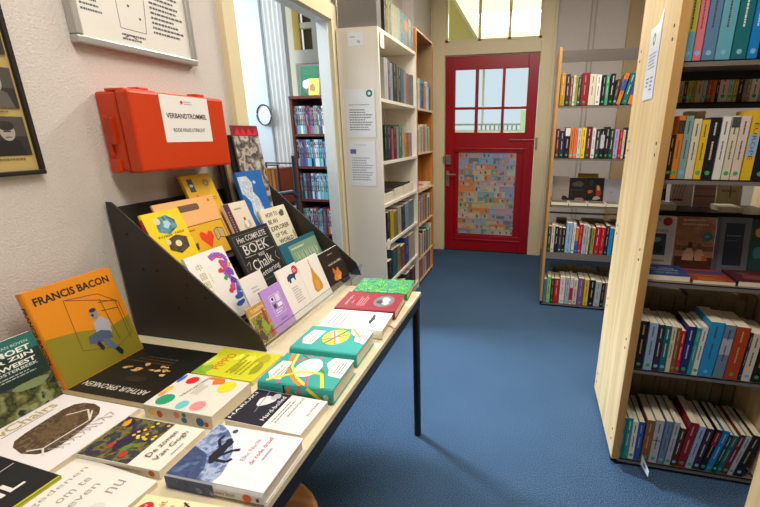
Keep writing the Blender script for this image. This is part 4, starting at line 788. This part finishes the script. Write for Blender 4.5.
cd = MB(); pa = Vector((.560, 1.588, .05)); cd.poly([(0, 0, .008), (.012, -.07, -.012), (.012, -.07, -.06+.02), (0, 0, -.045)], [(0, 1, 2, 3)], M('dfe6ee', .4)); cd.poly([(.0015, 0, .008), (.0135, -.07, -.012), (.0135, -.07, -.04), (.0015, 0, -.045)], [(0, 1, 2, 3)], M('dfe6ee', .4))
put_art(cd, [('e', .03, .02, .008, .008, '2f5a9a'), ('t', '2', .035, .014, .01, .014, '2f5a9a')], lambda u, v, e: (u*.17-e, -u, -.035+v-u*.25))
tag(cd.build('shelf_card', loc=(.540, 1.575, .034+.045)), 'small white shelf card sticking out from the bottom shelf of the right bookcase', 'shelf card')
# near pine bookcase at the lower right corner
nc = thing('bookcase', 'pine side of another bookcase cut off at the lower right corner', 'bookcase', (.42, .16, 0))
side_pine(nc, 0, .030, .53, .045, 2.1, [])
t = MB(); t.prism([(.455+.013*math.cos(k*math.pi/8), .735+.013*math.sin(k*math.pi/8)) for k in range(16)], -.002, .0, 0, M('0d0a08', .6)); t.build('hole_cap', nc)
side_pine(nc, .9, .03, .53, .045, 2.1, [])
for z in (.05, .45, .83, 1.21, 1.6, 2.0): MB().box(.03, .9, .02, .51, z-.004, z, MTL).build('shelf', nc)

# ------------------------------------------------------------------ bookcase beside the red door
YK = 3.31
bk = thing('bookcase', 'pine-sided bookcase with grey metal shelves beside the red door', 'bookcase', (.135, YK-.012, 0))
t = MB(); t.box(0, .02, 0, .53, .045, 1.995, PINEE); t.build('side_panel', bk)
t = MB(); t.box(.78, .80, 0, .53, .045, 1.995, PINEE); t.build('side_panel', bk)
for x in (.01, .79):
    for y in (.04, .49):
        t = MB(); t.prism([(y+.02*math.cos(k*math.pi/8), .0205+.02*math.sin(k*math.pi/8)) for k in range(16)], x-.007, x+.007, 0, BLK); t.box(x-.009, x+.009, y-.01, y+.01, .03, .046, ST); t.build('castor', bk)
KZ = [1.973, 1.604, 1.229, .865, .480, .033]
for z in KZ:
    t = MB(); t.box(.02, .78, .012, .262, z-.004, z, MTL).box(.02, .78, .012, .016, z-.018, z, MTL); t.build('shelf', bk)
    if z < 1.9 and z not in (1.604, 1.229): MB().box(.02, .78, .27, .52, z-.004, z, MTL).build('shelf', bk)
MB().box(.02, .78, .006, .011, 1.895, 1.972, M('6a635c', .4, metal=.4)).build('fascia', bk); MB().box(.02, .78, .006, .011, .425, .479, MTL).build('fascia', bk)
MB().tube([(.02, .27, .76), (.78, .27, .76)], .008, ST, 8).build('cross_bar', bk)
def K(v, s, o): return o+v/s
K1 = [(35, 77, 72, 'gold'), (80, 115, 78, 'dark purple'), (118, 138, 92, 'brown'), (141, 160, 86, 'cream'), (162, 180, 86, 'olive'), (182, 206, 100, 'dark green'), (210, 270, 68, 'dark red'), (275, 330, 78, 'cream'), (332, 372, 82, 'white'), (383, 410, 85, 'black'), (413, 440, 82, 'green'), (445, 480, 74, 'black', 2), (483, 512, 122, 'charcoal', 6), (515, 547, 75, 'orange', 12, (.45, .8, 'blue')), (560, 603, 72, 'dark teal', 12), (610, 645, 72, 'orange', 12, (.3, .95, 'blue'))]
row([(K(i[0], 8.44, 555), K(i[1], 8.44, 555), K(i[2], 8.44, 65), *i[3:]) for i in K1], 104.5, YK, KZ[1], 'upper shelf beside the red door', 'left', 'books on the upper shelf beside the red door')
K2 = [(40, 68, 116, 'maroon'), (71, 110, 135, 'navy'), (114, 156, 104, 'black', 0, (.72, .98, 'white')), (158, 187, 110, 'orange'), (190, 216, 110, 'salmon'), (219, 250, 112, 'cream'), (252, 287, 108, 'bright yellow'), (290, 335, 98, 'maroon'), (338, 367, 112, 'white'), (371, 405, 120, 'charcoal'), (409, 445, 118, 'black', 0, (.35, .8, 'light grey')), (449, 485, 100, 'black'), (488, 520, 116, 'dark green'), (525, 562, 122, 'lilac'), (567, 592, 126, 'red'), (595, 613, 126, 'cream'), (616, 652, 106, 'black')]
row([(K(i[0], 8.44, 550), K(i[1], 8.44, 550), K(i[2], 8.44, 115), *i[3:]) for i in K2], 157.6, YK, KZ[2], 'second shelf beside the red door', 'left', 'books on the second shelf beside the red door')
K4 = [(60, 86, 190, 'dark green'), (89, 119, 175, 'pink-cream'), (122, 151, 190, 'black'), (154, 183, 200, 'charcoal'), (186, 213, 205, 'black'), (216, 270, 158, 'light blue', 1), (273, 298, 165, 'white', 1), (301, 327, 205, 'blue', 1, (.5, .98, 'orange')), (329, 360, 172, 'red', 1), (365, 405, 180, 'light grey', 1), (408, 424, 190, 'cream', 1), (426, 438, 205, 'charcoal', 1), (441, 472, 205, 'olive', 1), (478, 520, 195, 'crimson', 1), (523, 562, 200, 'red', 1), (566, 598, 185, 'navy', 1), (600, 632, 205, 'sky blue', 1), (635, 660, 215, 'dark teal', 1)]
row([(K(i[0], 8.94, 540), K(i[1], 8.94, 540), K(i[2], 8.94, 205), *i[3:]) for i in K4], 252, YK, KZ[4], 'fourth shelf beside the red door', 'left', 'books on the fourth shelf beside the red door', depth=.15)
K5 = [(62, 86, 200, 'slate blue'), (89, 120, 180, 'bright green'), (123, 147, 195, 'dark brown'), (150, 192, 195, 'red'), (197, 240, 185, 'white'), (243, 278, 190, 'light grey'), (281, 306, 190, 'white', 0, (.15, .62, 'crimson')), (309, 346, 205, 'pink-cream'), (350, 395, 195, 'purple'), (400, 440, 205, 'yellow'), (445, 487, 210, 'black', 1), (491, 542, 225, 'light grey', 1), (546, 572, 235, 'black', 1), (575, 612, 235, 'mauve', 1)]
row([(K(i[0], 8.45, 535), K(i[1], 8.45, 535), K(i[2], 8.45, 255), *i[3:]) for i in K5], 304, YK, KZ[5], 'bottom shelf beside the red door', 'left', 'books on the bottom shelf beside the red door', depth=.17)
gk = 'face-out books on the third shelf beside the red door'; z3 = KZ[3]
def fo(label, a, b, yt, col, art, y=3.47):
    x0, x1 = AY(545+a/8.44, 195, y).x, AY(545+b/8.44, 195, y).x; h = AY(545+a/8.44, 165+yt/8.44, y).z - z3
    faceout(label, x0, x1, y, z3, h, .012, col, art(x1-x0, h), 6, gk)
fo('pale grey book with a black corner, face-out, left on third shelf beside the door', 58, 196, 95, 'b8aca4', lambda w, h: [('b', w*.8, h*.15, w*.2, h*.1, '2a2624'), ('r', .01, h*.45, w*.9, h*.46, '9a8e86')])
fo('black book with a dim photograph, face-out, second on the third shelf beside the door', 200, 345, 110, '241f1e', lambda w, h: [('b', w*.5, h*.75, w*.3, h*.12, '6a5a52'), ('b', w*.6, h*.12, w*.3, h*.08, 'b08078'), ('r', .01, h*.5, w*.8, h*.53, '4a4442')])
fo('dark book with orange flames and a figure, face-out, third on the shelf beside the door', 350, 492, 110, '1c1a1c', lambda w, h: [('b', w*.2, h*.45, w*.14, h*.08, 'c85a1e'), ('b', w*.68, h*.45, w*.16, h*.26, 'a83a1e'), ('b', w*.68, h*.6, w*.1, h*.1, 'e0a070'), ('b', w*.6, h*.2, w*.2, h*.08, 'c8b0a0'), ('b', w*.25, h*.8, w*.15, h*.1, '2a3a4a')])
fo('light grey book with one small dark mark, face-out, right on the shelf beside the door', 495, 645, 120, 'b4b4bc', lambda w, h: [('w', w*.3, h*.45, w*.6, h*.5, 1, '5a5a62'), ('r', w-.006, 0, w-.001, h*.95, '9a9aa4')])
fo('flat gold book top showing behind the face-out books beside the door', 265, 435, 72, 'a0781e', lambda w, h: [], 3.495)
for a, b, c, nm in ((50, 196, 'cream', 'cream'), (204, 356, 'white', 'white'), (364, 512, 'cream', 'yellowish cream'), (520, 632, 'pink-cream', 'pale')):
    x0, x1 = AY(545+a/8.44, 206, YK).x, AY(545+b/8.44, 206, YK).x
    flat(f'{nm} paperback lying flat under the face-out row beside the red door', x0, x1, YK+.004, YK+.13, z3, .023, 'dcd2b4' if nm != 'white' else 'e8e4da', [('r', .004, .004, x1-x0-.004, .12, '6a625a')], gk)
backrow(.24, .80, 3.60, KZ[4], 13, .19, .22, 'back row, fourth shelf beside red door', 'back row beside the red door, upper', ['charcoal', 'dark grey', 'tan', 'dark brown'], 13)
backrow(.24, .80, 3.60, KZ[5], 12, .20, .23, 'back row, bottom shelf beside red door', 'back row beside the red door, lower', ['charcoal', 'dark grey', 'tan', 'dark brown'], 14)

# ------------------------------------------------------------------ white bookcase by the doorway
XB = -.985
BW_ = M('e6ded0', .4)
wb = thing('bookcase', 'white laminate bookcase with papers taped on its side, right of the doorway', 'bookcase', (XB, 2.622, 0))
MB().box(-.28, 0, 0, .022, 0, 2.04, BW_).build('side_panel', wb, bevel=.001)
MB().box(-.28, 0, .845, .867, 0, 2.018, BW_).build('side_panel', wb, bevel=.001)
MB().box(-.28, 0, .0225, .867, 2.018, 2.04, BW_).build('top', wb, bevel=.001)
MB().box(-.28, -.276, .022, .845, .05, 2.018, BW_).build('back_panel', wb)
WZ = [1.628, 1.225, .930, .643, .335, .07]
for z in WZ: MB().box(-.276, 0, .022, .845, z-.020, z, BW_).build('shelf', wb)
MB().box(-.02, -.01, .022, .845, 0, .05, BW_).build('plinth', wb)
WN = ['top of the white bookcase', 'highest shelf of white bookcase', 'second shelf of white bookcase', 'third shelf of white bookcase', 'fourth shelf of white bookcase', 'fifth shelf of white bookcase', 'lowest shelf of white bookcase']
XS = XB-.012
def wrow(lst, z, where, group, h0, plane=XS, ref='doorway end', depth=.15):
    """lst: (px0, px1, height, colour); px along the shelf edge"""
    rnd = random.Random(len(group)+3); k = 0; 
    for it in lst:
        p0, p1, hh, c = it[:4]; bd = it[4] if len(it) > 4 else None
        # y along the wall from the picture column at this height
        def yat(px):
            lo, hi = 1.5, 5.0
            for _ in range(40):
                md = (lo+hi)/2; v = Vector((plane, md, z+h0*.3)) - CAM
                q = CXP+F*v.dot(RX)/v.dot(FWD)
                if q < px: lo = md
                else: hi = md
            return lo
        a0, a1 = yat(p0), yat(p1); t = (a1-a0)*.96
        nm = f'{c} book' if not bd or bd[2] not in CN else f'{c} book with a {bd[2]} band'
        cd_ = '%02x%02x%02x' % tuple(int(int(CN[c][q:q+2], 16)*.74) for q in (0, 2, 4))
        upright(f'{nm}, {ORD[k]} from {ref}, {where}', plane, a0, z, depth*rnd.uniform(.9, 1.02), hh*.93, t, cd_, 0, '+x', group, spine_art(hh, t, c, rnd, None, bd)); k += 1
mb_ = MB(); mb_.box(-.26, 0, 0, .075, 0, .255, M('77736f', .6)).box(-.25, -.01, .006, .069, .255, .2555, M('4a4744', .7))
tag(mb_.build('magazine_file', loc=(XB-.012, 2.65, 2.0405)), 'grey cardboard magazine file on top of the white bookcase', 'magazine file')
wrow([(384.3, 386, .25, 'dark brown'), (386.2, 387.8, .24, 'maroon'), (388, 389.4, .25, 'yellow-green'), (389.5, 391.2, .26, 'dark green'), (391.4, 394.6, .22, 'cream'), (394.8, 398, .225, 'cream'), (398.2, 400.6, .23, 'mint'), (400.8, 402.2, .22, 'dark green'), (402.4, 404.3, .23, 'slate blue'), (404.5, 407.6, .215, 'slate blue', (.5, .8, 'orange')), (407.8, 411, .22, 'black'), (411.2, 413.8, .19, 'purple')], 2.0405, WN[0], 'books on top of the white bookcase', .25)
wrow([(384.6, 388.5, .28, 'white'), (388.7, 390.2, .27, 'purple'), (390.4, 393, .265, 'light grey'), (393.2, 397.2, .275, 'black'), (397.4, 398.9, .26, 'olive'), (399.1, 400.8, .26, 'charcoal'), (401, 403.8, .26, 'slate blue'), (404, 406.5, .26, 'light grey'), (406.7, 408.8, .245, 'orange'), (409, 411, .235, 'grey'), (411.2, 413.4, .25, 'grey-teal')], WZ[0], WN[1], 'books on the highest shelf of the white bookcase', .26)
wrow([(385.4, 387, .25, 'dark green'), (387.2, 391.8, .245, 'dark purple'), (392, 393.8, .235, 'pink'), (394, 396.8, .25, 'maroon'), (397, 399, .25, 'light grey'), (399.2, 402.4, .265, 'green'), (402.6, 404.6, .245, 'pink-cream'), (404.8, 406.6, .20, 'yellow', (.6, .95, 'orange')), (406.8, 408.8, .20, 'orange'), (409, 412, .205, 'light grey')], WZ[1], WN[2], 'books on the second shelf of the white bookcase', .25)
wrow([(387.6, 390.6, .235, 'dark purple'), (390.8, 394.2, .235, 'bright yellow'), (394.4, 398.2, .215, 'olive'), (398.4, 401.6, .23, 'pink-cream'), (401.8, 405.2, .225, 'navy'), (405.4, 409, .23, 'light blue'), (409.2, 414, .235, 'grey-teal')], WZ[3], WN[4], 'books on the fourth shelf of the white bookcase', .23)
wrow([(388.8, 392.6, .17, 'black'), (392.8, 397.5, .24, 'dark teal'), (397.8, 401, .235, 'tan'), (401.2, 405.4, .21, 'brown'), (405.6, 409, .255, 'blue'), (409.2, 415, .25, 'pink-cream')], WZ[4], WN[5], 'books on the fifth shelf of the white bookcase', .24)
wrow([(392.5, 400, .17, 'brown'), (400.4, 406, .16, 'tan'), (406.4, 410.5, .19, 'dark grey'), (411, 415.5, .19, 'maroon')], WZ[5], WN[6], 'books on the lowest shelf of the white bookcase', .18)
# the half-empty shelf
t = MB(); t.box(-.25, 0, 0, .62, 0, .005, M('26211f', .4)).box(-.008, 0, 0, .62, .005, .012, M('26211f', .4)).box(-.25, 0, 0, .008, -.0, .015, M('26211f', .4))
o = t.build('tray', loc=(XB-.02, 2.70, WZ[2]+.082)); tag(o, 'flat black tray resting on pale papers in the white bookcase', 'tray')
g4 = 'pale paper stacks in the white bookcase'
for k, (a, b, hh) in enumerate(((2.66, 2.87, .072), (2.90, 3.10, .078), (3.12, 3.40, .081))):
    t = MB(); nl = int(hh/.006)
    for q in range(nl): t.box(-.2+rr.uniform(-.003, .003), rr.uniform(-.004, .0), a+.004, b-.004, q*.006, q*.006+.0055, M('e2dccb', .8))
    o = t.build('paper_stack', loc=(XB-.012, 0, WZ[2]+.0006)); tag(o, f'{["nearest", "middle", "farthest"][k]} pale paper stack under the black tray in the white bookcase', 'paper stack', g4)
# papers taped to the end
def paper(label, p0, p1, p2, p3, art, name='notice'):
    y = 2.6205; a = AY(*p0, y); b = AY(*p1, y); c = AY(*p2, y); d = AY(*p3, y); x0 = (a.x+d.x)/2; x1 = (b.x+c.x)/2; z0 = (c.z+d.z)/2; z1 = (a.z+b.z)/2
    t = MB(); t.box(0, x1-x0, -.0006, 0, 0, z1-z0, M('e6e8ec', .45)); put_art(t, art(x1-x0, z1-z0), lambda u, v, e: (u, -.0006-e, v))
    tag(t.build(name, loc=(x0, y, z0)), label, name)
paper('white sheet with a round green emblem taped on the white bookcase', (345, 88), (374, 89), (376, 137), (347, 138), lambda w, h: [('e', w*.83, h*.9, w*.11, w*.11, '1f7a62'), ('e', w*.83, h*.9, w*.05, w*.05, 'dfe8e4'), ('w', w*.12, h*.66, w*.85, h*.69, 1, '4a4c50'), ('w', w*.12, h*.14, w*.92, h*.6, 9, '7a7c82')])
paper('white letter sheet with a small blue logo taped below the green emblem sheet', (348, 141), (375.5, 141), (376, 186), (350, 186), lambda w, h: [('r', w*.08, h*.72, w*.3, h*.82, '5a64a8'), ('w', w*.3, h*.9, w*.7, h*.93, 1, 'a8aab0'), ('w', w*.12, h*.12, w*.92, h*.66, 10, 'a2a4aa')])
paper('small blank white label near the top corner of the white bookcase', (347, 32), (362.5, 32.5), (363.5, 45), (348.5, 46.5), lambda w, h: [('w', w*.15, h*.6, w*.5, h*.72, 1, '5a5c60'), ('b', w*.7, h*.3, w*.1, w*.1, 'b4b6ba')], 'label')
t = MB(); t.box(0, .001, 0, .07, 0, .085, M('e8e6e0', .5)); tag(t.build('label', loc=(XB+.001, 2.66, 1.93)), 'white paper label hanging from the top edge of the white bookcase', 'label')
t = MB(); t.box(0, .001, 0, .06, 0, .075, M('e8e6e0', .5)); tag(t.build('label', loc=(XB+.001, 2.655, .60)), 'small white label low on the front edge of the white bookcase', 'label')

# ------------------------------------------------------------------ brown wooden bookcase beyond it
OK_ = wood((172, 106, 36), (200, 132, 52), 'Z', 7, .45)
OE = M('dccba2', .45)
ob = thing('bookcase', 'tall orange-brown wooden bookcase between the white bookcase and the red door', 'bookcase', (XB, 3.495, 0))
t = MB(); t.box(-.28, 0, 0, .018, 0, 2.21, OK_); t.build('side_panel', ob)
t = MB(); t.box(-.28, 0, .555, .575, 0, 1.61, OK_).box(-.28, -.003, .555, .575, 1.61, 2.21, M('a58c68', .25, noise=.1, scale=5)).box(-.003, 0, .565, .575, 1.61, 2.21, OK_); t.build('side_panel', ob)
MB().box(-.28, 0, 0, .575, 2.21, 2.222, OK_).build('top', ob)
MB().box(-.28, -.274, .018, .555, .05, 2.21, M('a88f66', .3, noise=.15, scale=4)).build('back_panel', ob)
OZs = [1.622, 1.248, .912, .600, .272, .05]
for z in OZs: 
    t = MB(); t.box(-.27, -.004, .018, .555, z-.018, z, OK_).box(-.004, 0, .018, .555, z-.018, z, OE); t.build('shelf', ob)
ON = ['highest', 'second', 'third', 'fourth', 'lowest']
OC = [['orange', 'beige', 'white', 'mint', 'slate blue', 'navy', 'charcoal', 'grey-blue'], ['brown', 'tan', 'pink-cream', 'beige', 'grey-teal', 'green', 'cream', 'tan'], ['red'], ['dark brown', 'olive', 'cream', 'maroon', 'grey', 'pink-cream', 'maroon', 'mauve', 'tan'], ['dark green', 'green', 'brown', 'cream', 'light grey', 'navy', 'white', 'maroon', 'light grey'], ['slate blue', 'purple', 'mauve', 'brown', 'red', 'pink-cream', 'tan', 'cream', 'beige']]
rd = random.Random(4)
for si, cols in enumerate(OC):
    if si == 2: continue
    nm = {0: 'highest', 1: 'second', 3: 'third', 4: 'fourth', 5: 'lowest'}[si]
    z = {0: OZs[0], 1: OZs[1], 3: OZs[3], 4: OZs[4], 5: OZs[5]}[si]
    y = 3.495+.022; nb = 14; k = 0
    while y < 4.04-.03 and k < 16:
        tt = rd.uniform(.022, .045); c = cols[k % len(cols)]; hh = rd.uniform(.195, .25) if si < 5 else rd.uniform(.165, .195)
        if y+tt > 4.045: break
        upright(f'{c} book, {ORD[k]} from near end, {nm} filled shelf, orange-brown bookcase', XB-.012, y, z, .15, hh, tt*.96, c, 0, '+x', f'books on the {nm} filled shelf of the orange-brown bookcase', spine_art(hh, tt, c, rd, None)); y += tt; k += 1
flat('red booklet lying flat on the half-empty shelf of the orange-brown bookcase', -1.12, XB-.02, 3.66, 3.80, OZs[2], .03, 'c8344a', [], None)
for k, (a, b) in enumerate(((3.53, 3.64), (3.83, 4.02))):
    flat(f'{["near", "far"][k]} pale booklet lying flat on the half-empty shelf of the orange-brown bookcase', -1.12, XB-.012, a, b, OZs[2], .035, 'e6dcc4', [], 'pale booklets in the orange-brown bookcase')

# collage poster on the red door
rb_ = random.Random(9); items = []; pw, ph = .672, .985
cols = ['c0b080', '9ab08c', 'c88850', '9898b8', 'b898a8', '88a8b4', 'c8b880', 'a4b48c', 'd8884c', '6a7a94', 'b0c0b4', 'a08878', '709880', 'c0b4a4', '84a8c8', 'c4bcb0', 'b4a8a0', 'a8a49c']
nr = 15; y = 0
for r in range(nr):
    x = 0
    while x < pw-.001:
        w = min(rb_.choice((.07, .1, .12, .17, .2)), pw-x); items.append(('r', x, y, x+w, y+ph/nr, rb_.choice(cols)))
        if rb_.random() < .9: items.append(('r', x+w*rb_.uniform(.05, .5), y+.004, x+w*rb_.uniform(.55, .95), y+ph/nr*rb_.uniform(.3, .9), rb_.choice(cols))); items.append(('b', x+w*rb_.uniform(.2, .8), y+ph/nr*.45, .012, ph/nr*.24, rb_.choice(['7a6a78', '5a6a80', '8a7048', 'a85a40', '4a5a50', 'b8a8b8'])))
        items.append(('w', x+.006, y+.048, x+w*.8, y+.058, 1, '7a7a78')); x += w
    y += ph/nr
t = MB(); t.box(0, pw, -.0015, 0, 0, ph, M('d4ccb8', .4))
for it in items:
    full = it[0] == 'r' and abs((it[4]-it[2])-ph/nr) < 1e-6
    lift = .0017 if full else {'r': .0019, 'b': .0021, 'w': .0023}[it[0]]
    for vs, fs, col in art2d([it], 5): t.poly([(u, -lift, v) for u, v in vs], fs, M(col, .35))
tag(t.build('poster', loc=(-.862, yf+.0135, .222-.006)), 'poster collaged from colourful banknote-like tiles on the lower panel of the red door', 'poster')
for k, (a, b) in enumerate(((686, 694.5), (695.2, 704))):
    x0, x1 = AY(a, 112, 1.79).x, AY(b, 112, 1.79).x
    upright(f'tall beige book behind the front row on second shelf, right bookcase, {["nearer to pine side", "farther from pine side"][k]}', x0, 1.77, SZ[1], .05, .232, x1-x0, 'beige')
